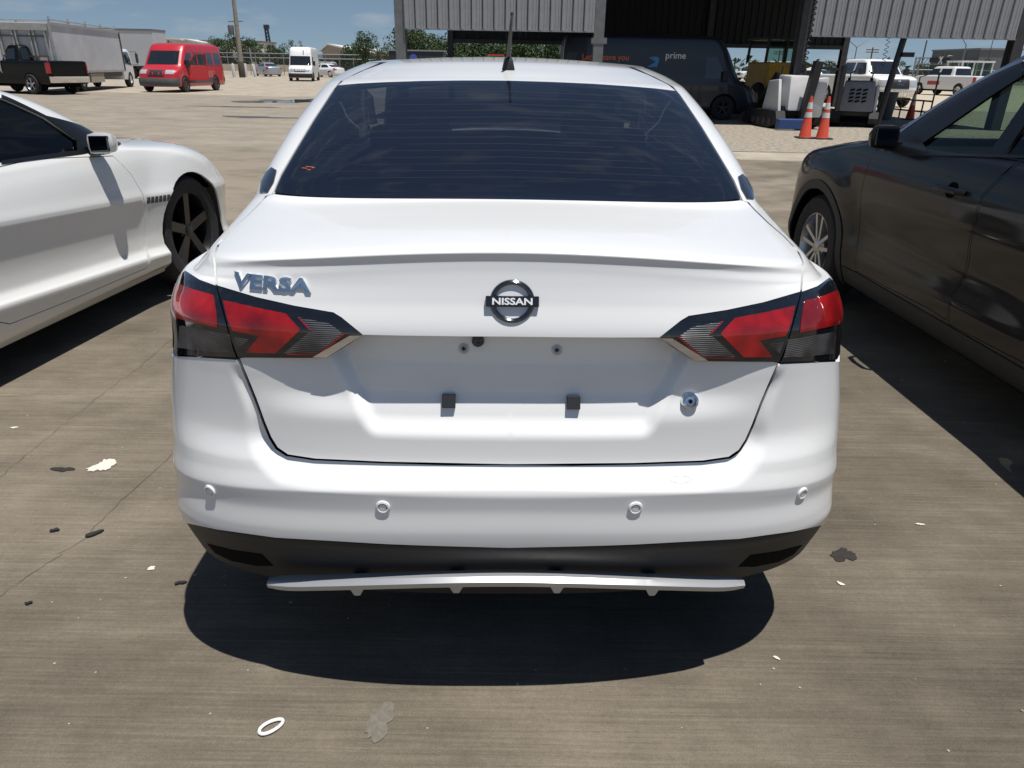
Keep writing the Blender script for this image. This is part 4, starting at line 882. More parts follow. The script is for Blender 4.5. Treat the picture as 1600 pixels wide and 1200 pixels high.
for (y0, y1) in ((0.0, RY + .1),):
    b = MB(); xl, xr = FX[0] - .25, RX[3] + .3; rz = 5.9; ym = (y0 + y1) / 2
    b.hexa([(xl, y0 - .1, 4.9), (xr, y0 - .1, 4.9), (xr, ym, rz), (xl, ym, rz), (xl, y0 - .1, 5.0), (xr, y0 - .1, 5.0), (xr, ym, rz + .1), (xl, ym, rz + .1)])
    b.hexa([(xl, ym, rz), (xr, ym, rz), (xr, y1, 4.9), (xl, y1, 4.9), (xl, ym, rz + .1), (xr, ym, rz + .1), (xr, y1, 5.0), (xl, y1, 5.0)]); b.build('roof', mat('roof_sheet', (.05, .05, .052), .6), shed)
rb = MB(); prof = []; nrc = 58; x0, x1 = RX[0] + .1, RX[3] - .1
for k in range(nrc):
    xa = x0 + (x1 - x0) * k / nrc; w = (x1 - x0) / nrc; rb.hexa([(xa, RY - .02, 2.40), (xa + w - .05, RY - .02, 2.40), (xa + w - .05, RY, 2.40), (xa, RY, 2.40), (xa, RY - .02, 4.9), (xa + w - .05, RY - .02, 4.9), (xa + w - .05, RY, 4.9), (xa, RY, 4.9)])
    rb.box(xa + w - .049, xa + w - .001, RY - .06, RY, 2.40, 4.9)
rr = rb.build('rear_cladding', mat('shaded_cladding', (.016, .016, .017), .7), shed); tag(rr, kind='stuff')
b = MB(); b.box(RX[0], RX[3], RY - .12, RY - .065, 2.36, 2.52); b.build('rear_beam', DARKF, shed)
for k, (xf, xr_) in enumerate(zip(FX, RX)):
    b = MB(); b.bar((xf, .3, 4.75), ((xf + xr_) / 2, RY / 2, 5.6), .16, .28); b.bar(((xf + xr_) / 2, RY / 2, 5.6), (xr_, RY, 4.75), .16, .28); b.build('rafter', DARKF, shed)
def coil(name, p, q, turns, r, parent=None, m=TRIMBL, w=.008):
    p, q = Vector(p), Vector(q); n = turns * 10; d = q - p
    pts = [p + d * (i / n) + Vector((r * math.cos(2 * math.pi * i / 10), r * math.sin(2 * math.pi * i / 10), 0)) for i in range(n + 1)]
    b = MB(); b.tube(pts, w, 5); return b.build(name, m, parent, True)
coil('hanging_cord', (FX[2] + .10, -.12, 4.6), (FX[2] + .10, -.12, 1.1), 26, .055, shed, w=.014)
tag(coil('coiled_hose', (10.62, 22.6, 4.6), (10.55, 22.6, 1.62), 24, .05), 'black coiled air hose hanging in the right bay of the shed', 'air hose')
p_ = at(1352, 187); b = MB(); b.tube([(10.4, 21.9, 0), (10.9, 21.9, 4.6)], .09, 8); pst = b.build('hoist_post', TRIMBL); tag(pst, 'black post standing under the right bay before the white truck', 'post')
b = MB(); b.box(10.62, 10.95, 21.7, 21.79, 1.86, 1.98); b.build('hook_arm', TRIMBL, pst)
# traffic cones
ORANGE = mat('cone_orange', (.62, .075, .035), .5, var=.08, scale=20); CONEW = mat('cone_white', (.62, .62, .60), .4)
def cone(p, h, label, band=True, group='orange traffic cones by the shed'):
    t = thing('traffic_cone', label, 'cone', p, 0, group)
    b = MB(); b.box(-.19, .19, -.19, .19, 0, .03); b.build('base', BLACKPL, t, False, .01)
    b = MB(); b.lathe([(.150, .028), (.135, .06), (.028, h), (.0, h + .004)], 28); b.build('body', ORANGE, t, True)
    if band:
        for z0, z1 in ((.50 * h, .62 * h), (.70 * h, .85 * h)):
            r = lambda z: .135 + (.028 - .135) * (z - .06) / (h - .06) + .003
            b = MB(); b.lathe([(r(z0) - .003, z0), (r(z0), z0 + .001), (r(z1), z1), (r(z1) - .003, z1 + .001)], 28); b.build('reflective_band', CONEW, t, True)
    return t
cone(at(1257, 216), .93, 'left of the two orange cones in front of the skid steers')
cone(at(1284, 217), .93, 'right of the two orange cones with two bright white bands')
cone(at(1421, 187), .92, 'orange cone standing by itself beside the black pipe rail')
# small machines ---------------------------------------------------------------
LWHITE = mat('loader_white', (.60, .60, .59), .45, var=.08, scale=4, coat=.3); LGREY = mat('loader_grey', (.20, .20, .21), .5, var=.1, scale=4); LBLK = mat('loader_black', (.014, .014, .015), .6, var=.3, scale=8)
def mini_loader(label, loc, rz, hood_w, louvre, sc=1.0):
    t = thing('skid_steer', label, 'skid steer', loc, rz, 'compact skid steers at the shed front')
    for sx in (-1, 1):
        pts = [(-.75, .10), (-.85, .25), (-.75, .42), (.70, .42), (.82, .25), (.70, .10), (.3, .0), (-.4, .0)]
        b = MB(); b.prism([(y, z) for y, z in pts], sx * .38, sx * .62, 'X'); tr = b.build('track', LBLK, t)
        for k in range(4):
            w = MB(); w.lathe([(0, sx * .64), (.09, sx * .64), (.10, sx * .60)], 14, 'X', (0, -.5 + k * .34, .16)); w.build('roller', DARKF, tr)
    b = MB(); b.box(-.40, .40, -.62, .70, .30, .52); b.build('chassis', LBLK, t)
    b = MB(); w = hood_w / 2
    b.hexa([(-w, -.78, .42), (w, -.78, .42), (w, .15, .46), (-w, .15, .46), (-w * .86, -.58, 1.22), (w * .86, -.58, 1.22), (w * .86, .10, 1.24), (-w * .86, .10, 1.24)]); hd = b.build('hood', LGREY if louvre else LWHITE, t, True, .06)
    if louvre:
        for a in range(4):
            for c in range(3):
                b = MB(); z = .66 + a * .10; y = -.79 + (z - .42) * .25
                b.hexa([(-.24 + c * .17, y - .012, z), (-.12 + c * .17, y - .012, z + .03), (-.12 + c * .17, y + .02, z + .03), (-.24 + c * .17, y + .02, z), (-.24 + c * .17, y, z + .045), (-.12 + c * .17, y, z + .075), (-.12 + c * .17, y + .02, z + .075), (-.24 + c * .17, y + .02, z + .045)]); b.build('louvre', VOID, hd)
    for sx in (-1, 1):
        b = MB(); b.hexa([(sx * .46, -.70, .40), (sx * .54, -.70, .40), (sx * .54, .28, .36), (sx * .46, .28, .36), (sx * .44, -.45, 1.14), (sx * .52, -.45, 1.14), (sx * .52, .12, 1.10), (sx * .44, .12, 1.10)]); b.build('side_panel', LWHITE, t, True, .03)
        b = MB(); b.bar((sx * .30, .3, .5), (sx * .30, .15, 1.30), .08, .12); b.bar((sx * .30, .15, 1.26), (sx * .30, 1.05, .55), .08, .12); b.build('lift_arm', LBLK, t)
        b = MB(); b.tube([(sx * .28, -.05, 1.25), (sx * .30, -.10, 1.42), (sx * .18, -.12, 1.5)], .02, 6); b.build('grab_bar', LBLK, t, True)
    b = MB(); b.hexa([(-.55, 1.0, .03), (.55, 1.0, .03), (.55, 1.5, .03), (-.55, 1.5, .03), (-.55, 1.0, .55), (.55, 1.0, .55), (.55, 1.08, .5), (-.55, 1.08, .5)]); b.build('bucket', LBLK, t)
    t.scale = (sc, sc, sc); return t
mini_loader('white skid steer with plain grey-white hood behind the two orange cones', (7.62, 21.6, 0), rad(6), .66, False, 1.1)
mini_loader('grey and white skid steer with slotted hood in front of the white truck', (10.0, 22.6, 0), rad(-22), .92, True, 1.0)
mast = MB(); mast.bar((7.72, 20.6, 0), (7.92, 20.6, 1.7), .24, .2); mast.bar((7.92, 20.6, 1.55), (8.62, 20.6, 1.5), .07); mast.bar((8.62, 20.6, 1.62), (8.64, 20.6, .5), .11, .1)
tag(mast.build('fork_frame', LBLK), 'black upright fork frame leaning between the white machine shells', 'fork frame')
b = MB(); b.hexa([(7.88, 20.7, .30), (8.28, 20.7, .30), (8.28, 20.9, .30), (7.88, 20.9, .30), (7.92, 20.68, 1.28), (8.34, 20.68, 1.32), (8.34, 21.0, 1.32), (7.92, 21.0, 1.28)]); tag(b.build('machine_shell', LWHITE, None, True, .06), 'tall white plastic machine shell standing in sun behind the cones', 'machine cover')
b = MB(); b.box(7.0, 7.75, 20.2, 20.5, .03, .28); tag(b.build('blue_box', mat('blue_steel', (.03, .07, .22), .5, var=.2), None, False, .02), 'blue steel box on the ground under the white skid steer', 'box')
b = MB(); b.lathe([(0, .02), (.24, .02), (.30, .85), (.32, .87), (.29, .87), (.23, .08), (0, .08)], 24); o = b.build('rubbish_bin', mat('grey_bin', (.07, .07, .07), .6), None, True); o.location = (*at(1380, 187)[:2], 0); tag(o, 'dark grey round bin under the right bay beside the white truck', 'bin')
r0, r1 = at(1392, 183), at(1450, 190); b = MB()
for z in (.28, .62): b.tube([(r0.x, r0.y, z), (r1.x, r1.y, z)], .028, 6)
for f in (.0, .22, .5, .78, 1): q = r0.lerp(r1, f); b.tube([(q.x, q.y, 0), (q.x, q.y, .62 if f < 1 else 1.5)], .026, 6)
q = r0.lerp(r1, .55); b.tube([(q.x, q.y, .6), (q.x, q.y, 1.35), (q.x + .35, q.y, 1.45)], .02, 6)
tag(b.build('pipe_rail', TRIMBL), 'low black pipe rail beside the lone orange cone', 'rail')
YEL = mat('machine_yellow', (.62, .34, .015), .5, var=.12, scale=3)
wl_ = thing('wheel_loader', 'yellow wheel loader with dark glazed cab parked under the shed roof', 'loader', (8.9, 27.2, 0), rad(8))
b = MB(); b.hexa([(-.85, -1.4, .55), (.65, -1.4, .55), (.65, .3, .55), (-.85, .3, .55), (-.80, -1.3, 1.72), (.55, -1.3, 1.72), (.55, .3, 1.72), (-.80, .3, 1.72)]); b.build('body', YEL, wl_, False, .05)
b = MB()
for x in (-.78, -.1, .55):
    for y in (-1.0, .4): b.bar((x, y, 1.7), (x * .96, y, 2.42), .07)
b.box(-.85, .62, -1.1, .5, 2.40, 2.47); cb = b.build('cab_frame', LBLK, wl_)
b = MB(); b.box(-.74, .50, -.99, -.98, 1.76, 2.38); b.build('cab_glass', GREENGL, cb)
for x in (-.75, .75):
    for y in (-.9, .9): wheel(wl_, x, y, .55, .4, .28, 1 if x > 0 else -1, detail=False, rim=YEL, n=24)
b = MB(); b.box(-.7, .7, 1.4, 2.0, .1, .7); b.build('bucket', YEL, wl_)
# =================================================================== VEHICLE BUILDER
HEADL = mat('headlamp', (.55, .56, .57), .12, metal=.3, coat=1.0); TAILR = mat('tail_lamp', (.35, .01, .012), .25, coat=1.0); BGGL = mat('car_glass', (.012, .015, .017), .05, coat=1.0)
def vehicle(name, label, cat, loc, rz, paint, rows, side=(), ws=None, rw=None, wheels=(.9, 3.6), R=.33, track=.78, wrim=.21, rim=ALLOY, heads=None, tails=None, grille=None, bumper=None, rbumper=None, group=None, glass=BGGL, nf=20, arch=True, k=4, plate=None):
    t = thing(name, label, cat, loc, rz, group); S = Shell(rows, t, -1, nr=10, nf=nf, nfr=12, k=k); S.body('body', paint)
    def pr(nm, m, quad, off=.006, **kw):
        c = [q if q[0] == 'st' else ('st', *S.inv_yz(*q)) for q in quad]; a = S.patch(nm, m, [q[1:] for q in c], off, mirror=False, **kw); mirror_tree(a, t)
    def mid(nm, m, s0, s1, z0, z1, off=.006, z0b=None, z1b=None):
        S.panel(nm, m, S.loop([('st', s0, S.tz(s0, z0)), ('st', s1, S.tz(s1, z0b or z0)), ('st', s1, S.tz(s1, z1b or z1)), ('st', s0, S.tz(s0, z1))]), off=off, thick=0)
    for q in side: pr('side_window', glass, q)
    if ws: mid('windscreen', glass, ws[0], 3, ws[1], ws[2])
    if rw: mid('rear_window', glass, 0, rw[0], rw[1], rw[2])
    if heads: pr('headlight', HEADL, [('st', heads[0], S.tz(heads[0], heads[2])), ('st', heads[1], S.tz(heads[1], heads[2])), ('st', heads[1], S.tz(heads[1], heads[3])), ('st', heads[0], S.tz(heads[0], heads[3]))], .012)
    if tails: pr('tail_light', TAILR, [('st', tails[0], S.tz(tails[0], tails[2])), ('st', tails[1], S.tz(tails[1], tails[2])), ('st', tails[1], S.tz(tails[1], tails[3])), ('st', tails[0], S.tz(tails[0], tails[3]))], .012)
    if grille: mid('grille', LBLK, grille[0], 3, grille[1], grille[2], .010)
    if bumper: mid('bumper', bumper[2] if len(bumper) > 2 else BLACKPL, 2.02, 3, bumper[0], bumper[1], .02)
    if rbumper: mid('rear_bumper', rbumper[2] if len(rbumper) > 2 else BLACKPL, 0, .98, rbumper[0], rbumper[1], .02)
    for y in wheels:
        if arch:
            c = [S.inv_yz(y + (R + .06) * math.cos(a), R + (R + .06) * math.sin(a)) for a in np.linspace(0, 2 * math.pi, 17)[:-1]]
            P_, N_ = S.ev(c); P_ = P_ + N_ * .005; a = mesh('wheel_arch', P_, [tuple(range(16))], VOID, t); mirror_tree(a, t)
        for x in (-1, 1): wheel(t, x * track, y, R, .22, wrim, x, 5, rim, detail=(R > .30 and nf > 16), n=22)
    return t, S
def van_rows(L, H, W, nose=.72, cowl=1.15, rake=.55, hood=1.0):
    """a panel van: tall box, one straight raked screen, short nose"""
    n = nose; zt = H - .30; f = lambda z: L - n - rake * (z - cowl - .06) / (zt - cowl - .06)
    return [(H, .5, L - n - rake - .85, W * .45, .2, 3, .3, 3, 0), (H - .02, .25, L - n - rake - .50, W * .72, .2, 3, .35, 3, 0), (H - .10, .12, L - n - rake - .22, W * .86, .15, 4, .35, 3.4, 0), (zt, .06, f(zt), W * .91, .12, 5, .35, 3.4, 0), ((zt + cowl) / 2, .04, f((zt + cowl) / 2), W * .95, .1, 5, .37, 3.4, 0), (cowl + .10, .02, f(cowl + .10), W * .985, .1, 5, .40, 3.2, 0), (cowl, .02, L - n + .12, W * .99, .1, 5, .45, 3, 0),
            (hood, .02, L - .28, W, .1, 5, .45, 2.8, 0), (hood - .12, .02, L - .14, W, .1, 5, .45, 2.8, 0), (.65, .02, L - .06, W, .1, 5, .45, 2.8, 0), (.48, .0, L, W, .1, 5, .45, 2.8, 0), (.33, .02, L - .02, W * .99, .1, 5, .45, 2.8, 0), (.26, .08, L - .1, W * .95, .1, 5, .45, 2.8, 0)]
# the dark delivery van inside the shed, its right flank towards the yard
NAVY = mat('delivery_navy', (.014, .019, .027), .4, coat=.5)
dvan, DS = vehicle('delivery_van', 'dark blue-grey delivery van with white and orange lettering inside the shed', 'van', (1.35, 25.1, 0), rad(-90), NAVY, van_rows(6.35, 2.42, 1.0, .70, 1.12, .5, .98), side=[[(5.22, 1.20), (4.45, 1.20), (4.45, 1.80), (4.80, 1.80)]], ws=(2.35, 1.95, 1.2), wheels=(1.2, 5.15), R=.36, track=.94, wrim=.20, rim=DARKF, heads=(2.25, 2.62, .92, .74), grille=(2.72, .88, .58), bumper=(.50, .28))
OR_T = mat('orange_print', (.60, .13, .06), .5); WH_T = mat('white_print', (.80, .80, .80), .5); BL_T = mat('blue_print', (.04, .26, .55), .5)
def flank_text(body, y, z, size, m, bold=.006, cx=True):
    """print on the right flank: reads along the direction of travel"""
    P_, N_ = DS.ev([DS.inv_yz(y, z)]); M = frame((-P_[0][0] + .012, P_[0][1], P_[0][2]), (1, 0, max(0.0, N_[0][2] * .6)))
    return text('lettering', body, size, m, dvan, M, .001, bold)
dv0 = 1.35
def vx(u, v): return at_y(u, v, 24.1)
a_, b_ = vx(905, 88), vx(988, 91)
flank_text('Let us save you', (a_.x + b_.x) / 2 - dv0, (a_.z + b_.z) / 2, .235, OR_T)
a_, b_ = vx(1039, 86), vx(1074, 88)
flank_text('prime', (a_.x + b_.x) / 2 - dv0, (a_.z + b_.z) / 2, .27, WH_T, .002)
# blue arrow: a thick swoosh with a turned head
c_ = vx(1020, 97); cy, cz = c_.x - dv0, c_.z
poly = [(-.24, -.20), (.05, -.02), (.10, .00), (-.02, .07), (-.13, .12), (.02, .155), (.14, .15), (.20, .09), (.17, -.06), (.10, -.22), (.05, -.24), (.09, -.10), (-.20, -.28)]
b = MB(); b.prism([(cy + p, cz + q) for p, q in poly], DS.ev([DS.inv_yz(cy, cz)])[0][0][0] * -1 + .008, DS.ev([DS.inv_yz(cy, cz)])[0][0][0] * -1 + .012, 'X'); b.build('arrow_mark', BL_T, dvan)
b = MB(); b.box(1.0, 1.14, 5.0, 5.16, 1.12, 1.42); b.build('door_mirror', BLACKPL, dvan, False, .03)
# =================================================================== VEHICLES ACROSS THE YARD
RED = mat('van_red', (.46, .012, .022), .4, coat=.8); VWHITE = mat('van_white', (.70, .70, .69), .45, coat=.4); SILV = mat('car_silver', (.40, .41, .43), .35, metal=.5, coat=.6)
BLKP = mat('pickup_black', (.003, .003, .0035), .45, coat=.18, spec=.15); DBLUE = mat('car_dark', (.02, .024, .03), .3, coat=1.0); GREYPL = mat('grey_plastic', (.07, .075, .08), .6)
def hdg(x, y): return math.atan2(-x, y)
def root_at(wx, wy, hx, hy, lx, ly):
    """base of a vehicle whose point (lx, ly) stands at (wx, wy) when it heads along (hx, hy)"""
    n = math.hypot(hx, hy); f = (hx / n, hy / n); r = (f[1], -f[0]); return (wx - r[0] * lx - f[0] * ly, wy - r[1] * lx - f[1] * ly, 0)
# red passenger van, driver's door open
q = at(288, 144); h = (-.07, -1.0)
red, RS = vehicle('red_van', 'red raised-roof passenger van with its front side door standing open', 'van', root_at(q.x, q.y, *h, -.86, 4.55), hdg(*h), RED, van_rows(5.55, 2.28, 1.02, .78, 1.16, .62, 1.02),
                  side=[[(3.25, 1.27), (2.25, 1.27), (2.25, 1.86), (3.25, 1.86)], [(2.1, 1.27), (1.2, 1.27), (1.2, 1.86), (2.1, 1.86)], [(1.05, 1.27), (.25, 1.27), (.30, 1.86), (1.05, 1.86)], [(4.45, 1.29), (3.45, 1.29), (3.45, 1.82), (3.95, 1.82)]], ws=(2.34, 1.90, 1.27), rw=(.8, 1.85, 1.28), wheels=(1.2, 4.55), R=.36, track=.955, rim=DARKF,
                  heads=(2.30, 2.62, 1.02, .84), grille=(2.66, 1.02, .72), bumper=(.64, .30, GREYPL), rbumper=(.7, .45, GREYPL), nf=20)
b = MB(); b.box(-.02, .02, -1.05, .0, .55, 1.22); d = b.build('side_door', RED, red, False, .01)
d.location = (-1.02, 4.15, 0); d.rotation_euler = (0, 0, rad(-38))
b = MB(); b.prism([(-1.05, 1.22), (-1.05, 1.90), (-.48, 1.90), (.0, 1.30), (0, 1.22)], -.018, .018, 'X'); 
fr_ = MB()
for p, r in (((0, -1.03, 1.22), (0, -1.03, 1.80)), ((0, -1.05, 1.80), (0, -.46, 1.80)), ((0, -.46, 1.80), (0, .0, 1.24)), ((0, -.55, 1.22), (0, -.55, 1.78))): fr_.bar(p, r, .04, .05)
fr_.build('door_frame', RED, d); gb = MB(); gb.prism([(-1.0, 1.24), (-1.0, 1.76), (-.48, 1.76), (-.05, 1.26)], -.004, .004, 'X'); gb.build('door_glass', GREENGL, d)
b = MB(); b.box(-.10, .02, -.12, .10, 1.15, 1.5); b.build('door_mirror', BLACKPL, d, False, .02)
for sx in (-1, 1):
    b = MB(); b.box(sx * 1.03 - .02, sx * 1.03 + .02, 1.62, 4.1, .42, .66); b.build('sill_trim', GREYPL, red)
# white high-roof van with peeling front
q = at(470, 127); h = (.13, -1.0)
spr, SS = vehicle('white_van', 'white high-roof panel van with brown peeling patches above its windscreen', 'van', root_at(q.x, q.y, *h, 0, 5.75), hdg(*h), VWHITE, van_rows(5.9, 2.75, 1.0, .75, 1.22, .58, 1.05), side=[[(4.80, 1.32), (3.9, 1.32), (3.9, 1.95), (4.3, 1.95)]], ws=(2.26, 2.0, 1.26), wheels=(1.2, 4.85), R=.36, track=.94, rim=DARKF,
                   heads=(2.34, 2.6, 1.0, .78), grille=(2.62, .98, .74), bumper=(.62, .3), nf=14)
RUST = mat('rust_patch', (.10, .045, .02), .9)
for s0, s1, z0, z1 in ((2.72, 2.78, 2.5, 2.1), (2.44, 2.47, 2.2, 2.08), (2.5, 2.53, 2.45, 2.36)): SS.patch('rust_patch', RUST, [(s0, SS.tz(s0, z0)), (s1, SS.tz(s1, z0)), (s1, SS.tz(s1, z1)), (s0, SS.tz(s0, z1))], .008, mirror=False, nu=3, nv=3)
for sx in (-1, 1): b = MB(); b.box(sx * 1.14 - .09, sx * 1.14 + .09, 4.72, 4.84, 1.25, 1.62); b.build('door_mirror', BLACKPL, spr, False, .02)
def sedan_rows(L=4.7, H=1.45, W=.91, boot=1.02, hood=.98):
    return [(H, 1.9, 2.5, W * .35, .3, 2.4, .3, 2.4, 0), (H - .03, 1.6, 2.75, W * .62, .35, 2.6, .35, 2.6, 0), (H - .10, 1.35, 2.95, W * .68, .4, 3, .4, 3, 0), (1.15, .85, 3.4, W * .80, .45, 3, .45, 3, 0), (boot + .02, .55, 3.65, W * .88, .45, 3, .5, 3, 0), (boot - .02, .12, 3.75, W * .92, .45, 3, .5, 3, .03), (hood - .06, .06, 4.2, W * .96, .4, 3, .55, 2.7, .03), (.82, .05, L - .2, W, .4, 3, .55, 2.6, 0), (.62, .02, L - .05, W, .38, 2.8, .55, 2.6, 0), (.42, .0, L, W, .38, 2.8, .55, 2.6, 0), (.28, .03, L - .04, W * .98, .38, 2.8, .55, 2.6, 0), (.18, .2, L - .2, W * .9, .38, 2.8, .5, 2.6, 0)]
def car(name, label, px, h, paint, anchor=(0, .4), cat='car', L=4.7, H=1.45, group=None, suvish=False):
    q = at(*px); rows = sedan_rows(L, H)
    sd = [[(3.30, 1.04), (2.35, 1.02), (2.35, H - .12), (2.85, H - .12)], [(2.25, 1.02), (1.25, 1.04), (1.55, H - .12), (2.25, H - .12)]]
    rw = (.70, H - .13, 1.08)
    if suvish:
        rows = [(H, .7, 2.5, .45, .3, 2.6, .3, 2.6, 0), (H - .04, .4, 2.7, .62, .35, 2.8, .35, 2.8, 0), (H - .14, .25, 2.9, .70, .35, 3, .4, 3, 0), (1.3, .14, 3.25, .80, .35, 3, .45, 3, 0), (1.05, .06, 3.6, .90, .35, 3, .5, 3, 0), (1.0, .05, 4.1, .92, .35, 3, .55, 2.8, .02), (.85, .03, L - .15, .94, .35, 3, .55, 2.6, 0), (.55, .0, L, .94, .35, 3, .55, 2.6, 0), (.35, .02, L - .03, .93, .35, 3, .55, 2.6, 0), (.22, .1, L - .15, .88, .35, 3, .5, 2.6, 0)]
        sd = [[(3.15, 1.10), (2.2, 1.10), (2.2, H - .18), (2.7, H - .18)], [(2.1, 1.10), (1.2, 1.10), (1.2, H - .18), (2.1, H - .18)], [(1.1, 1.10), (.5, 1.12), (.62, H - .18), (1.1, H - .18)]]; rw = (.75, H - .18, 1.12)
    return vehicle(name, label, cat, root_at(q.x, q.y, *h, *anchor), hdg(*h), paint, rows, side=sd, ws=(2.42, H - .12, 1.08), rw=rw, wheels=(.95, L - 1.0), R=.32, track=.80, heads=(2.2, 2.55, .80, .64), tails=(.62, .98, .98, .78), group=group, nf=12, k=2)
G1 = 'cars parked along the far chain-link fence'
car('silver_sedan', 'silver sedan between the leaning bollard and the white van', (421, 119.5), (-.62, .8), SILV, (-.5, .6), group=G1)
car('dark_sedan', 'dark sedan mostly hidden behind the silver sedan', (478, 118), (-.5, .85), DBLUE, (0, .4), group=G1)
car('pale_sedan', 'grey-white sedan behind the tail of the red van', (345, 117.5), (-.95, .1), SILV, (.5, .2), group=G1)
car('white_sedan_far', 'white sedan with dark windows just right of the white van', (530, 121), (-.9, .45), VWHITE, (0, .4), group=G1)
car('white_estate', 'white estate car with red stripe behind the white sedan', (523, 115.5), (-.9, .3), VWHITE, (0, .4), H=1.7, suvish=True, group=G1)
car('dark_hatchback', 'black hatchback in the row right of the white estate', (562, 114), (-.7, .6), BLKP, (0, .4), H=1.6, suvish=True, group=G1)
# pickups
def pickup(name, label, px, h, paint, anchor, L=5.8, H=1.88, tail=True, group=None, cab0=1.95, front=None, wdt=.98, rim=ALLOY):
    q = at(*px); rows = [(1.36, .10, 5.0, wdt * .90, .06, 6, .5, 3, 0), (1.33, .04, 5.35, wdt * .97, .06, 6, .5, 3, .0), (1.20, .03, L - .15, wdt, .06, 6, .45, 3, 0), (1.0, .03, L - .06, wdt, .06, 6, .45, 3, 0), (.72, .03, L - .02, wdt, .06, 6, .45, 3, 0), (.52, .05, L - .05, wdt * .98, .06, 6, .45, 3, 0), (.42, .15, L - .2, wdt * .95, .06, 6, .45, 3, 0)]
    t, S = vehicle(name, label, 'pickup truck', root_at(q.x, q.y, *h, *anchor), hdg(*h), paint, rows, wheels=(1.25, 4.85), R=.41, track=wdt - .06, wrim=.26, rim=rim, nf=18, group=group,
                   heads=(2.25, 2.6, 1.16, .90), grille=(2.62, 1.20, .80), tails=(.86, 1.02, 1.28, .86), bumper=(.72, .46, CHROME), rbumper=(.74, .50, CHROME))
    b = MB(); b.box(-wdt * .80, wdt * .80, .5, L - .6, .30, .44); b.build('underbody', VOID, t)
    cr = [(H, cab0 + .35, 3.75, wdt * .50, .2, 3, .25, 3, 0), (H - .03, cab0 + .18, 4.0, wdt * .70, .2, 3.5, .3, 3, 0), (H - .12, cab0 + .10, 4.15, wdt * .76, .2, 4, .3, 3, 0), (1.42, cab0 + .02, 4.62, wdt * .90, .15, 5, .4, 3, 0), (1.34, cab0, 4.72, wdt * .93, .15, 5, .4, 3, 0), (1.1, cab0, 4.9, wdt * .93, .15, 5, .4, 3, 0)]
    S2 = Shell(cr, t, -1, nr=10, nf=14, nfr=12, k=3); cab = S2.body('cab', paint)
    mid_ = (cab0 + 4.5) / 2
    for quad in ([(4.42, 1.40), (mid_ + .12, 1.40), (mid_ + .12, H - .16), (4.05, H - .16)], [(mid_ - .02, 1.40), (cab0 + .3, 1.40), (cab0 + .36, H - .16), (mid_ - .02, H - .16)]):
        c = [S2.inv_yz(*x) for x in quad]; a = S2.patch('side_window', BGGL, c, .006, mirror=False, parent=cab); mirror_tree(a, cab)
    S2.patch('windscreen', BGGL, [(2.35, S2.tz(2.35, H - .10)), (3, S2.tz(3, H - .10)), (3, S2.tz(3, 1.40)), (2.35, S2.tz(2.35, 1.40))], .006, nu=8, parent=cab)
    S2.patch('rear_window', BGGL, [(0, S2.tz(0, H - .14)), (.78, S2.tz(.78, H - .14)), (.78, S2.tz(.78, 1.40)), (0, S2.tz(0, 1.40))], .006, nu=8, parent=cab)
    b = MB(); b.box(-wdt * .84, wdt * .84, .12, cab0 - .02, 1.361, 1.366); b.build('load_bed', VOID, t)
    for sx in (-1, 1): b = MB(); b.box(sx * 1.12 - .10, sx * 1.12 + .10, 4.3, 4.42, 1.38, 1.66); b.build('door_mirror', BLACKPL, t, False, .02)
    return t, S, S2
pickup('black_pickup', 'black pickup truck with chrome rear bumper at the left edge of the yard', (57, 147.5), (-.93, .36), BLKP, (-.88, 1.25), H=1.98, cab0=1.75)
fd, FS, _ = pickup('white_pickup', 'white heavy pickup facing the yard with black grille beyond the skid steers', (1393, 168), (.10, -1.0), VWHITE, (0, 5.6), L=5.9, H=2.05, wdt=1.02)
text('grille_badge', 'Ford', .17, mat('badge_blue', (.05, .10, .28), .4), fd, frame((0, 5.93, 1.0), (0, 1, 0)), .004, .006)
ch, CS, _ = pickup('white_crew_pickup', 'white crew-cab pickup seen from behind with a red door sign', (1434, 147.5), (-.30, .95), VWHITE, (-.88, 4.85), H=1.98)
c = [CS.inv_yz(*x) for x in ((4.1, .98), (3.0, .98), (3.0, .72), (4.1, .72))]; a_ = CS.patch('door_sign', mat('sign_red', (.42, .05, .05), .5), c, .008, mirror=False)
G2 = 'cars parked on the sandy yard beyond the shed'
car('dark_parked_suv', 'dark SUV between the two white pickups', (1418, 128), (.55, .8), BLKP, (0, .5), H=1.72, suvish=True, group=G2)
pickup('pale_pickup', 'pale pickup tail just left of the white crew-cab pickup', (1421, 131), (-.55, .83), VWHITE, (0, .1), H=1.95, group=G2)
car('white_parked_suv', 'white SUV left of the white heavy pickup behind the rear column', (1300, 140), (.6, -.8), VWHITE, (0, 4.0), H=1.75, suvish=True, group=G2)
car('far_white_car', 'white car seen through the dark loader cab under the shed', (1222, 120), (.9, .2), VWHITE, (0, 2.0), H=1.7, suvish=True, group=G2)
pickup('far_white_truck', 'white truck seen behind the loader cab at the back of the shed', (1175, 126), (-.9, -.3), VWHITE, (0, 3.0), H=2.3, group=G2)
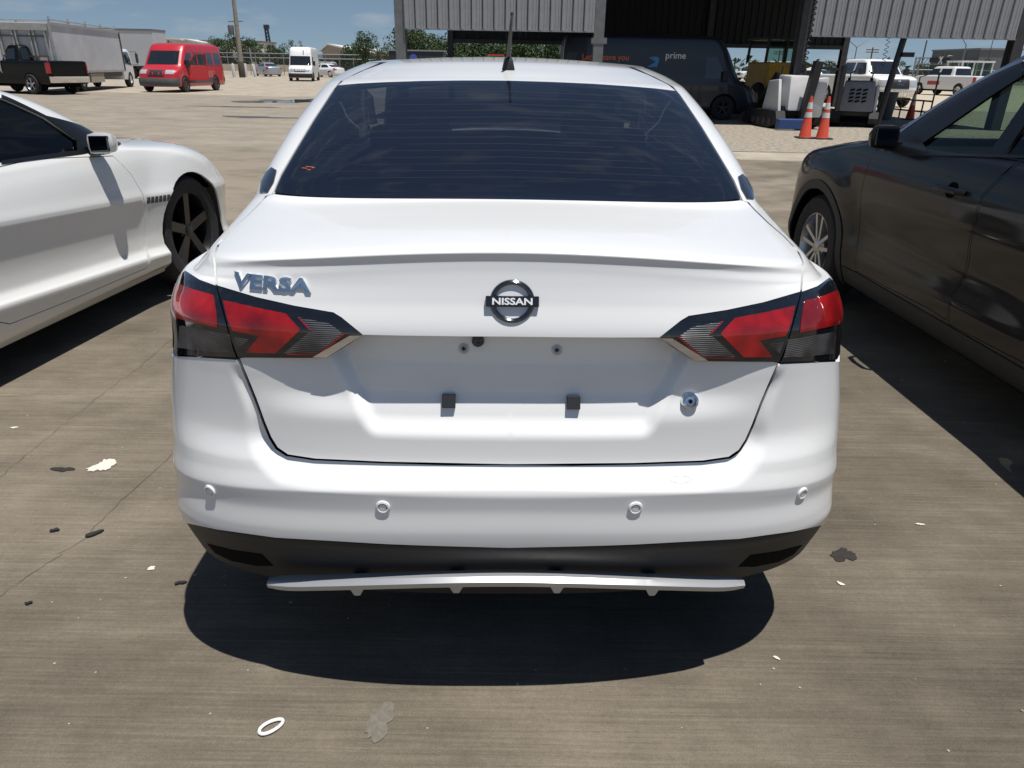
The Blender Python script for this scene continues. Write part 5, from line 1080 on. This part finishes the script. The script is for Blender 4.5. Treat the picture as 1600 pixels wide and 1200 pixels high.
# white box truck with ladders on its back doors
WORN = mat('worn_white_panel', (.50, .51, .52), .55, var=.10, scale=1.2); ALU = mat('dull_aluminium', (.42, .41, .39), .45, metal=.5, var=.15, scale=5); RUSTY = mat('rusty_iron', (.20, .09, .04), .9, var=.4, scale=9)
A, B = at_y(80, 60, 34.5), at_y(186, 60, 44.0); hx, hy = B.x - A.x, B.y - A.y; LB = math.hypot(hx, hy); n_ = LB
bt = thing('box_truck', 'white box truck with aluminium ladder racks across its rear doors', 'truck', (A.x - hy / n_ * 1.15, A.y + hx / n_ * 1.15, 0), hdg(hx, hy))
zt = 2.86
b = MB(); b.box(-1.15, 1.15, 0, LB, .92, zt); b.build('box_body', WORN, bt, False, .03)
b = MB(); b.box(-1.16, 1.17, -.02, LB + .02, .84, .94); b.build('bottom_rail', ALU, bt)
for sx in (-1, 1):
    b = MB(); b.box(sx * 1.16 - .03, sx * 1.16 + .03, -.03, LB + .03, zt - .08, zt + .04); b.build('top_rail', ALU, bt)
    for y in (0, LB): b = MB(); b.box(sx * 1.16 - .04, sx * 1.16 + .04, y - .05, y + .05, .9, zt); b.build('corner_post', DARKF if y else ALU, bt)
b = MB()
for sx in (-1.1, 1.1): b.tube([(sx, .2, zt + .16), (sx, LB - .3, zt + .16)], .035, 6)
for k in range(5): y = .3 + (LB - .7) * k / 4; b.bar((-1.15, y, zt + .10), (1.15, y, zt + .10), .05); b.bar((1.1, y, zt), (1.1, y, zt + .28), .06); b.bar((-1.1, y, zt), (-1.1, y, zt + .22), .06)
b.build('roof_rack', RUSTY if False else ALU, bt)
for x in (-.85, -.35, -.2, .35, .5, .95): b = MB(); b.box(x - .035, x + .035, -.10, -.03, 1.0, zt - .2); b.build('door_bar', ALU, bt)
for x in (-.6, .1, .65):
    for z in (1.5, 2.3): b = MB(); b.box(x - .28, x + .28, -.13, -.08, z, z + .06); b.build('hinge_bar', RUSTY if x > .5 and z < 2 else DARKF, bt)
b = MB(); b.box(-1.1, 1.1, -.12, -.02, zt - .3, zt - .02); b.build('door_header', ALU, bt)
b = MB(); b.box(-1.0, 1.0, .1, LB - .1, .62, .84); b.build('chassis', DARKF, bt)
b = MB(); b.box(.9, 1.14, LB * .42, LB * .62, .38, .80); b.build('tool_box', mat('dirty_beige', (.36, .33, .26), .7, var=.2), bt)
CABR = [(2.05, LB + .35, LB + 2.0, .6, .1, 5, .3, 3, 0), (2.0, LB + .18, LB + 2.15, .88, .1, 5, .35, 3, 0), (1.85, LB + .15, LB + 2.25, .95, .1, 5, .35, 3, 0), (1.25, LB + .12, LB + 2.45, 1.0, .1, 5, .35, 3, 0), (1.15, LB + .12, LB + 2.48, 1.0, .1, 5, .35, 3, 0), (.7, LB + .12, LB + 2.5, 1.0, .1, 5, .35, 3, 0), (.42, LB + .2, LB + 2.48, .98, .1, 5, .35, 3, 0)]
S3 = Shell(CABR, bt, -1, nr=6, nf=10, nfr=10, k=3); cb = S3.body('cab', VWHITE)
c = [S3.inv_yz(*x) for x in ((LB + 2.0, 1.16), (LB + .6, 1.30), (LB + .6, 1.86), (LB + 1.75, 1.86))]; a = S3.patch('side_window', BGGL, c, .008, mirror=False, parent=cb); mirror_tree(a, cb)
S3.patch('windscreen', BGGL, [(2.3, S3.tz(2.3, 1.9)), (3, S3.tz(3, 1.9)), (3, S3.tz(3, 1.2)), (2.3, S3.tz(2.3, 1.2))], .006, parent=cb)
for x in (-.88, .88):
    for y in (LB * .34, LB + 1.35): wheel(bt, x, y, .42, .28, .22, 1 if x > 0 else -1, detail=False, rim=VWHITE, n=22)
b = MB(); b.tube([(1.0, LB + 2.15, 1.9), (1.28, LB + 2.2, 1.9), (1.28, LB + 2.2, 1.2), (1.0, LB + 2.15, 1.2)], .02, 6); b.box(1.22, 1.36, LB + 2.18, LB + 2.24, 1.3, 1.8); b.build('mirror_frame', DARKF, bt)
# grey semi-trailer further back
T0, T1 = at_y(150, 60, 66), at_y(239, 60, 66); zt = at_y(200, 45, 66).z
tr = thing('box_trailer', 'plain light grey box trailer standing behind the box truck', 'trailer', (T0.x, T0.y, 0)); L_ = T1.x - T0.x
b = MB(); b.box(-3, L_, 0, 2.5, 1.0, zt); b.build('box_body', mat('trailer_grey', (.46, .47, .49), .5, var=.05, scale=.6), tr, False, .03)
b = MB(); b.box(-3.02, L_ + .02, -.03, 2.53, zt - .14, zt + .02); b.build('top_rail', mat('rail_grey', (.16, .16, .17), .5), tr)
b = MB(); b.box(-2, L_ - .5, .3, 2.2, .7, 1.0); b.build('chassis', DARKF, tr)
for y in (.3, 2.2):
    for x in (L_ - 1.2, L_ - 2.4): w = MB(); w.lathe([(0, y - .2), (.5, y - .2), (.5, y + .2), (0, y + .2)], 20, 'Y', (x, 0, .5)); w.build('wheel', TYRE, tr)
# dark box trailer seen beyond the shed's left column
q = at_y(607, 82, 60); q2 = at_y(662, 84, 60); bx = thing('dark_trailer', 'dark open-top trailer with pale rim left of the shed column', 'trailer', (q.x, q.y, 0)); L_ = q2.x - q.x + 1.5
b = MB(); b.box(0, L_, 0, 2.4, .9, q.z + .12); b.build('box_body', mat('trailer_dark', (.02, .025, .03), .6), bx, False, .03)
b = MB(); b.box(-.04, L_ + .04, -.04, 2.44, q.z + .12, q.z + .22); b.build('top_rail', STEEL, bx)
b = MB(); b.lathe([(0, -.012), (.28, -.012)], 20, 'Y', (1.9, 0, q.z - .35)); b.build('round_mark', mat('mark_blue', (.06, .10, .45), .5), bx)
for x in (1.2, L_ - 1): w = MB(); w.lathe([(0, .1), (.45, .1), (.45, .5), (0, .5)], 20, 'Y', (x, 0, .45)); w.build('wheel', TYRE, bx)
# white cab truck at the right, beyond the crew-cab pickup
q = at_y(1502, 112, 58); q2 = at_y(1549, 112, 58); top = at_y(1530, 95, 58).z
ct = thing('white_cab_truck', 'white high-cab truck with glazed doors right of the crew-cab pickup', 'truck', (q.x, q.y, 0)); w_ = q2.x - q.x
b = MB(); b.box(-.2, w_, 0, 2.1, .6, 1.35); b.build('body', VWHITE, ct, False, .05)
fm = MB()
for x in (.0, w_ * .38, w_ * .68, w_): 
    for y in (.05, 2.0): fm.bar((x, y, 1.3), (x, y, top - .05), .10)
fm.box(-.1, w_ + .1, -.05, 2.1, top - .12, top); fm.build('cab_frame', VWHITE, ct)
for x0, x1 in ((.06, w_ * .38 - .06), (w_ * .38 + .06, w_ * .68 - .06), (w_ * .68 + .06, w_ - .06)): b = MB(); b.box(x0, x1, .02, .03, 1.35, top - .14); b.build('cab_window', GREENGL, ct)
for x in (.4, w_ - .5): w = MB(); w.lathe([(0, -.05), (.45, -.05), (.45, .25), (0, .25)], 20, 'Y', (x, 0, .45)); w.build('wheel', TYRE, ct)
# =================================================================== FAR EDGE: FENCES, POLES, BUILDINGS, TREES
BARK = mat('bark', (.09, .075, .055), .95, var=.3, scale=6)
LEAF = [mat('leaf_dark', (.022, .045, .014), .8), mat('leaf_mid', (.042, .078, .022), .8), mat('leaf_light', (.075, .115, .035), .8)]
def tree(label, base, h, w, seed, name='tree', group=None, cat='tree', leafs=1500, ls=None, low=.15, nblob=16, tone=(.35, .45, .20)):
    rg = np.random.default_rng(seed); t = thing(name, label, cat, (base.x, base.y, 0), 0, group); b = MB()
    b.tube([(0, 0, -.2), (rg.uniform(-.1, .1), 0, h * .22), (rg.uniform(-.2, .2), 0, h * .45), (0, 0, h * .62)], [h * .035, h * .028, h * .02, h * .01], 7)
    C = []
    for k in range(nblob):
        f = k / max(1, nblob - 1); a = rg.uniform(0, 6.283); z = low + (1 - low) * (.12 + .80 * rg.uniform(0, 1) ** .85); rr = w * .5 * math.sqrt(max(.05, 1 - ((z - .52) / .56) ** 2)) * rg.uniform(.35, .95)
        c = np.array([rr * math.cos(a), rr * math.sin(a), z * h]); C.append((c, w * rg.uniform(.13, .24)))
        b.tube([(0, 0, h * rg.uniform(.2, .5)), tuple(c * np.array([.5, .5, .85])), tuple(c)], [h * .012, h * .008, h * .004], 5, False)
    b.build('trunk', BARK, t, True)
    ls = ls or max(.14, w * .035); V = []; F_ = []; MI = []
    per = leafs // nblob
    for c, r in C:
        d = rg.normal(size=(per, 3)); d /= np.linalg.norm(d, axis=1, keepdims=True); P = c + d * (r * rg.uniform(.55, 1.12, (per, 1))) * np.array([1.15, 1.15, .85])
        for p in P:
            if p[2] < h * low * .6: continue
            u = rg.normal(size=3); u /= np.linalg.norm(u); v = np.cross(u, rg.normal(size=3)); v /= np.linalg.norm(v) + 1e-9; s_ = ls * rg.uniform(.6, 1.4); n = len(V)
            V += [tuple(p - u * s_), tuple(p + v * s_ * .55), tuple(p + u * s_), tuple(p - v * s_ * .55)]; F_.append((n, n + 1, n + 2, n + 3)); MI.append(int(rg.choice(3, p=tone)))
    mesh('crown', V, F_, LEAF, t, False, None, MI); return t
GT = 'trees along the far edge of the yard'
def far(u, y): return at_y(u, 100, y)
def th(u, v, y): return at_y(u, v, y).z
spec = [  # u centre, distance, top v, width px, label
 (267, 120, 59, 34, 'low dark tree behind the roof of the red van'), (338, 112, 56, 24, 'small tree just left of the wooden utility pole'), (360, 100, 53, 42, 'bushy tree standing behind the wooden utility pole'), (388, 104, 56, 36, 'bushy tree right of the wooden utility pole'),
 (404, 125, 67, 30, 'low shrubby tree above the silver sedan roof'), (430, 130, 69, 34, 'low tree below the distant crane'), (452, 128, 70, 28, 'low tree left of the white van roof'), (461, 118, 59, 14, 'upright young tree left of the white van roof'), (476, 118, 63, 13, 'upright young tree directly over the white van roof'),
 (570, 92, 50, 38, 'round tree with sky gaps left of the shed'), (592, 88, 54, 26, 'thin airy tree close to the shed column'), (560, 100, 75, 50, 'low bushes below the round tree left of the shed'), (607, 92, 66, 30, 'dense low tree at the shed column'), (645, 84, 44, 52, 'tall dense tree seen under the left bay of the shed'), (688, 88, 58, 48, 'spreading tree seen beside the rear shed column'),
 (722, 90, 64, 44, 'dense green tree left of the aerial under the shed'), (760, 92, 62, 46, 'dense green tree behind the sedan aerial'), (800, 90, 63, 48, 'dense green tree right of the sedan aerial'), (842, 92, 62, 46, 'dense green tree left of the dark delivery van'), (876, 92, 60, 36, 'dense green tree at the delivery van tail')]
for i, (u, y, v, wpx, lab) in enumerate(spec):
    tree(lab, far(u, y), th(u, v, y), wpx * y / 1111 * (1.2 if u > 600 else .95), 40 + i, group=GT, leafs=(7000 if u > 600 else 2400) if wpx > 30 else 1300, nblob=(46 if u > 600 else 24) if wpx > 30 else 12, ls=wpx * y / 1111 * (.034 if u > 600 else .032), low=.28 if wpx < 16 else .02)
for i, (u, y, v, wpx) in enumerate([(1275, 190, 101, 30), (1300, 195, 98, 30), (1330, 190, 99, 34), (1358, 195, 97, 34), (1385, 200, 99, 34), (1403, 185, 97, 28), (1432, 195, 103, 34), (1452, 190, 99, 34), (1478, 180, 97, 30), (1496, 165, 92, 30), (1515, 175, 95, 26), (1560, 190, 99, 44), (1600, 190, 101, 44), (1640, 190, 101, 50)]):
    tree(['low dark tree at the far left end of the right-hand tree line', 'low dark tree seen over the skid steer with slotted hood', 'low dark tree left of the white heavy pickup cab', 'low dark tree at the foot of the crossarm power pole', 'low dark tree directly above the white heavy pickup roof', 'low dark tree between the black post and the short area light', 'low dark tree at the left foot of the rail gantry', 'low dark tree behind the rail gantry truss', 'low dark tree over the crew-cab pickup roof', 'taller dark tree at the foot of the curved street lamp', 'dark tree right of the curved street lamp', 'dark tree behind the grey hall', 'dark tree at the right end of the grey hall', 'last dark tree past the right picture edge'][i], far(u, y), th(u, v, y), wpx * y / 1111 * 1.0, 80 + i, group='distant tree line beyond the sandy yard', leafs=1100, nblob=9, low=.02, tone=(.5, .4, .1))
wd = MB(); wp = []
for k in range(240):
    u = RNG.uniform(-700, 2400); y = RNG.uniform(230, 300); p_ = far(u, y); r = RNG.uniform(3, 6); hh = RNG.uniform(3.0, 5.5)
    for j in range(26):
        a, z = RNG.uniform(0, 6.28), RNG.uniform(0, 1); q = np.array([p_.x + r * math.cos(a) * math.sqrt(1 - z * z * .8), p_.y + r * math.sin(a), hh * z]); s_ = RNG.uniform(.5, 1.1); d = RNG.normal(size=(3, 3)) * s_
        wd.add([tuple(q + d[0]), tuple(q + d[1]), tuple(q + d[2])], [(0, 1, 2)])
o = mesh('far_woods', wd.v, wd.f, LEAF[0]); tag(o, kind='stuff')
# chain-link fence with dark screen at the left, concrete barrier in front
def mesh_fabric(name, a, alpha):
    m = bpy.data.materials.new(name); m.use_nodes = True; nt = m.node_tree; b = nt.nodes['Principled BSDF']; b.inputs['Base Color'].default_value = (*a, 1); b.inputs['Roughness'].default_value = .8; b.inputs['Alpha'].default_value = alpha; return m
WIRE = mesh_fabric('chain_link_mesh', (.06, .065, .06), .55)
def fence(label, p, q, h, n, rails=(1.0,), group='chain-link fences at the yard edge'):
    t = thing('chain_link_fence', label, 'fence', (p.x, p.y, 0), 0, group); d = Vector((q.x - p.x, q.y - p.y, 0)); 
    for k in range(n + 1):
        c = d * (k / n); b = MB(); b.tube([(c.x, c.y, 0), (c.x, c.y, h * 1.03)], .05, 6); b.build('post', STEEL, t)
    for r in rails: b = MB(); b.tube([(0, 0, h * r), (d.x, d.y, h * r)], .04, 6); b.build('rail', STEEL, t)
    nrm = Vector((d.y, -d.x, 0)).normalized() * .06
    mesh('wire_mesh', [(-nrm.x, -nrm.y, .05), (d.x - nrm.x, d.y - nrm.y, .05), (d.x - nrm.x, d.y - nrm.y, h), (-nrm.x, -nrm.y, h)], [(0, 1, 2, 3)], WIRE, t); return t
fence('long chain-link fence behind the far cars left of the shed', far(335, 97), far(640, 97), th(450, 84, 97), 14, (1.0, .8))
fence('chain-link fence across the sandy yard right of the shed', far(1265, 118), far(1660, 118), th(1450, 109, 118), 16, (1.0,))
BEIGE = mat('beige_concrete', (.46, .40, .31), .85, var=.12, scale=2)
for k in range(7):
    p_, q_ = far(340 + k * 26, 93.5), far(365 + k * 26, 93.5); b = MB(); b.prism([(-.3, 0), (.3, 0), (.12, .45), (.10, th(420, 101, 93.5)), (-.10, th(420, 101, 93.5)), (-.12, .45)], p_.x, q_.x, 'X'); o = b.build('concrete_barrier', BEIGE); o.location.y = p_.y
    nth_ = ['first', 'second', 'third', 'fourth', 'fifth', 'sixth', 'last'][k]; tag(o, nth_ + ' beige concrete barrier segment from the left below the chain-link fence behind the far cars', 'barrier', 'concrete barriers below the fence')
CONCP = mat('painted_concrete', (.48, .48, .46), .8, var=.15, scale=4)
for i, (u, v0, v1, lab, ln) in enumerate([(366, 120, 99, 'straight pale bollard left of the wooden utility pole', 0), (385, 120, 99, 'straight pale bollard right of the wooden utility pole', .0), (399.5, 120, 99.5, 'leaning pale bollard in front of the silver sedan', -.12)]):
    p_ = at(u, v0); h = at_y(u, v1, p_.y).z; b = MB(); b.lathe([(0, 0), (.16, 0), (.16, h - .12), (.11, h - .03), (0, h)], 14); o = b.build('bollard', CONCP, None, True); o.location = p_; o.rotation_euler = (0, ln, 0); tag(o, lab, 'bollard', 'pale bollards by the utility pole')
# wooden utility pole with transformer
WOOD = mat('weathered_wood', (.26, .23, .19), .9, var=.3, scale=5)
p_ = at(379, 121); pole = thing('utility_pole', 'leaning weathered wooden utility pole with a grey transformer', 'utility pole', p_); b = MB(); tp = at_y(365, 0, p_.y); top = tp - p_; t2 = top * 1.25
b.tube([(0, 0, 0), tuple(top * .5), tuple(t2)], [.28, .22, .16], 10); b.build('pole_shaft', WOOD, pole, True)
z1 = top * .62; b = MB(); b.lathe([(0, -.45), (.28, -.42), (.30, .35), (.24, .45), (0, .48)], 14); o = b.build('transformer', mat('dark_grey_steel', (.09, .09, .095), .5), pole, True); o.location = (z1.x - .6, z1.y, z1.z)
b = MB(); b.bar((z1.x - .8, 0, z1.z + .75), (z1.x + .7, 0, z1.z + .8), .10); b.build('crossarm', WOOD, pole)
b = MB(); b.lathe([(.29, 0), (.33, .1), (.32, 1.2), (.27, 1.5)], 10); b.build('base_wrap', BARK, pole, True)
p_ = at(398, 118.5); b = MB(); hh = at_y(395, 75, p_.y).z; b.tube([(0, 0, 0), (-.25, 0, hh)], .08, 6); o = b.build('steel_post', STEEL); o.location = p_; tag(o, 'thin grey steel post right of the wooden utility pole', 'post')
# distant crane mast
p_ = at_y(422, 72, 260); b = MB(); zt = at_y(420, 44, 260).z
for dx, dy in ((-.7, -.7), (.7, -.7), (.7, .7), (-.7, .7)): b.bar((dx, dy, 0), (dx * .6 - .6, dy * .6, zt), .26)
for k in range(12):
    z0, z1 = zt * k / 12, zt * (k + 1) / 12
    for s in (-1, 1): b.bar((-.7 * s * (1 - .4 * k / 12) - .6 * k / 12, -.7 * (1 - .4 * k / 12), z0), (.7 * s * (1 - .4 * k / 12) - .6 * k / 12, -.7 * (1 - .4 * k / 12), z1), .16)
b.box(-1.3, .3, -.6, .6, zt - .2, zt + 1.0); o = b.build('crane_mast', mat('crane_dark', (.03, .035, .05), .6)); o.location = (p_.x, p_.y, 0); tag(o, 'dark lattice crane mast far behind the silver sedan', 'crane')
# buildings
def gable(name, label, u0, u1, y, v_eave, v_ridge, depth, wall, roof, ridge_at=.42, group=None):
    p_, q_ = far(u0, y), far(u1, y); w = q_.x - p_.x; ze, zr = th((u0 + u1) / 2, v_eave, y), th((u0 + u1) / 2, v_ridge, y); t = thing(name, label, 'building', (p_.x, y, 0), 0, group); rx = w * ridge_at
    b = MB(); b.prism([(0, 0), (w, 0), (w, ze), (rx, zr), (0, ze)], 0, depth, 'Y'); b.build('wall', wall, t)
    for xa, za, xb, zb in ((-.4, ze - .1, rx, zr + .05), (rx, zr + .05, w + .4, ze - .1)):
        b = MB(); b.hexa([(xa, -.4, za), (xb, -.4, zb), (xb, depth, zb), (xa, depth, za), (xa, -.4, za + .25), (xb, -.4, zb + .25), (xb, depth, zb + .25), (xa, depth, za + .25)]); b.build('roof', roof, t)
    for k in range(4): b = MB(); x = w * (.12 + .2 * k); b.box(x, x + w * .12, -.05, .05, ze * .25, ze * .55); b.build('window', BGGL, t)
    return t
TAN = mat('tan_wall', (.36, .31, .24), .8, var=.06, scale=.4); PALE = mat('pale_roof', (.58, .57, .54), .6, var=.06, scale=.3); CREAM = mat('cream_wall', (.62, .59, .52), .8)
gable('warehouse', 'tan gabled warehouse with pale roof right of the white van', 505, 558, 150, 80, 71, 18, TAN, PALE, .18)
gable('low_warehouse', 'low tan building with pale roof beside the gabled warehouse', 535, 600, 175, 82, 74, 14, TAN, PALE, .3)
def block(name, label, u0, u1, y, v, wall, roofm, d=10):
    p_, q_ = far(u0, y), far(u1, y); w = q_.x - p_.x; z = th((u0 + u1) / 2, v, y); t = thing(name, label, 'building', (p_.x, y, 0)); b = MB(); b.box(0, w, 0, d, 0, z); b.build('wall', wall, t)
    b = MB(); b.box(-.2, w + .2, -.2, d + .2, z, z + .35); b.build('roof', roofm, t)
    for k in range(max(2, int(w / 5))): b = MB(); x = (k + .3) * w / max(2, int(w / 5)); b.box(x, x + 1.4, -.05, .04, z * .45, z * .7); b.build('window', BGGL, t)
block('cream_building', 'cream flat-roofed building above the red van roof', 241, 272, 160, 61, CREAM, CREAM)
gable('cream_house', 'cream gabled house right of the flat cream building above the red van', 286, 318, 165, 67, 63.5, 10, CREAM, PALE, .35)
block('long_building', 'long cream building with grey roof left of the wooden utility pole', 318, 412, 170, 66, CREAM, mat('grey_roof', (.16, .15, .15), .7))
block('grey_hall', 'dark grey metal hall beyond the white cab truck', 1527, 1592, 175, 78, mat('hall_grey', (.13, .14, .14), .6), mat('hall_roof', (.22, .22, .22), .6), 20)
# street lights, power poles and the rail crossing gantry at the right
GALV = mat('far_galvanised', (.20, .21, .22), .5, metal=.3)
GP = 'poles along the road beyond the sandy yard'
def lamp_pole(u0, v0, u1, v1, y, arms, lab, r=.13, head=True, name='street_lamp', cat='street lamp'):
    a = at_y(u0, v0, y); c = at_y(u1, v1, y); t = thing(name, lab, cat, (a.x, y, 0), 0, GP); h = c.z; dx = c.x - a.x
    b = MB(); b.tube([(0, 0, 0), (0, 0, h)], [r, r * .6], 8); b.build('pole_shaft', GALV, t, True)
    for (lx, lz) in arms:
        b = MB(); b.tube([(0, 0, h - .1), (lx * .6, 0, h + lz * .8), (lx, 0, h + lz)], r * .5, 6); ar = b.build('lamp_arm', GALV, t, True)
        if head: b = MB(); b.box(min(lx, lx * 1.25), max(lx, lx * 1.25), -.2, .2, h + lz - .1, h + lz + .08); b.build('lamp_head', GALV, ar)
    return t
lamp_pole(1333, 104, 1339, 73, 125, [(-2.6, 1.2), (3.4, 1.9)], 'double-arm street lamp above the white heavy pickup roof')
lamp_pole(1403, 103, 1408, 83, 135, [(.6, 0), (-.5, 0)], 'short area light on a pole right of the black post')
lamp_pole(1500, 110, 1509, 70, 120, [(-2.6, 2.2)], 'curved street lamp above the bed of the crew-cab pickup')
lamp_pole(1477, 103, 1480, 87, 140, [(.7, 0)], 'short lamp behind the rail crossing gantry')
def power_pole(u0, v0, u1, v1, y, lab, cross=True, r=.17):
    a, c = at_y(u0, v0, y), at_y(u1, v1, y); t = thing('power_pole', lab, 'power pole', (a.x, y, 0), 0, GP); b = MB(); b.tube([(0, 0, 0), (0, 0, c.z)], [r, r * .7], 7); b.build('pole_shaft', BARK, t, True)
    if cross:
        for z in (.93, .86): b = MB(); b.bar((-1.2, 0, c.z * z), (1.2, 0, c.z * z), .16); b.build('crossarm', BARK, t)
power_pole(1359, 100, 1365, 74, 150, 'wooden power pole with crossarms left of the black post')
power_pole(1439, 104, 1451, 63, 150, 'tall power pole behind the rail crossing gantry', False)
power_pole(1470, 100, 1473, 81, 170, 'power pole with crossarms above the gantry lights')
power_pole(1508, 98, 1512, 81, 180, 'wooden power pole right of the curved street lamp', False)
power_pole(1543, 96, 1550, 62, 150, 'slim tall mast in front of the grey hall', False, .09)
power_pole(1216, 98, 1226, 78, 160, 'power pole seen through the back of the shed', True)
g0, g1 = at_y(1431, 107, 105), at_y(1481, 100, 105); gz = at_y(1434, 89, 105).z
gt = thing('crossing_gantry', 'steel rail crossing gantry with black lights and a crossbuck sign', 'gantry', (g0.x, 105, 0)); L_ = g1.x - g0.x
b = MB()
for dx in (-.25, .25): b.bar((dx, 0, 0), (dx, 0, gz), .14)
for k in range(9): z = gz * k / 9; b.bar((-.25, 0, z), (.25, 0, z + gz / 9), .07)
b.build('tower', GALV, gt); b = MB()
for z in (gz - .1, gz - .85): b.bar((0, 0, z), (L_, 0, z), .12)
for k in range(9): x = L_ * k / 9; b.bar((x, 0, gz - .85), (x + L_ / 9, 0, gz - .1), .06)
b.build('truss', GALV, gt)
for x in (.44, .56, .84, .93): b = MB(); b.lathe([(0, -.3), (.36, -.28), (.36, -.1), (0, -.1)], 14, 'Y', (L_ * x, 0, gz - .35)); b.build('signal_light', TRIMBL, gt)
b = MB(); b.bar((L_ * .66, -.2, gz - .8), (L_ * .76, -.2, gz + .1), .14, .05); b.bar((L_ * .76, -.24, gz - .8), (L_ * .66, -.24, gz + .1), .14, .05); b.build('crossbuck', VWHITE, gt)
# worker on an orange lift beyond the shed
p_ = at_y(775, 88, 70); lt = thing('orange_lift', 'orange work platform rail showing above the sedan roof', 'lift', (p_.x, 70, 0)); z = p_.z
b = MB(); 
for x in (-.7, .7): b.bar((x, 0, 0), (x, 0, z + .15), .08)
b.bar((-.7, 0, z + .1), (.7, 0, z + .1), .09); b.bar((-.7, 0, z - .3), (.7, 0, z - .3), .09); b.build('guard_rail', ORANGE, lt)
b = MB(); b.box(-.8, .8, -.3, .6, .3, .9); b.build('base', ORANGE, lt)
for x in (-.5, .5): b = MB(); b.lathe([(0, -.35), (.3, -.35), (.3, -.1), (0, -.1)], 14, 'Y', (x, 0, .3)); b.build('wheel', TYRE, lt)
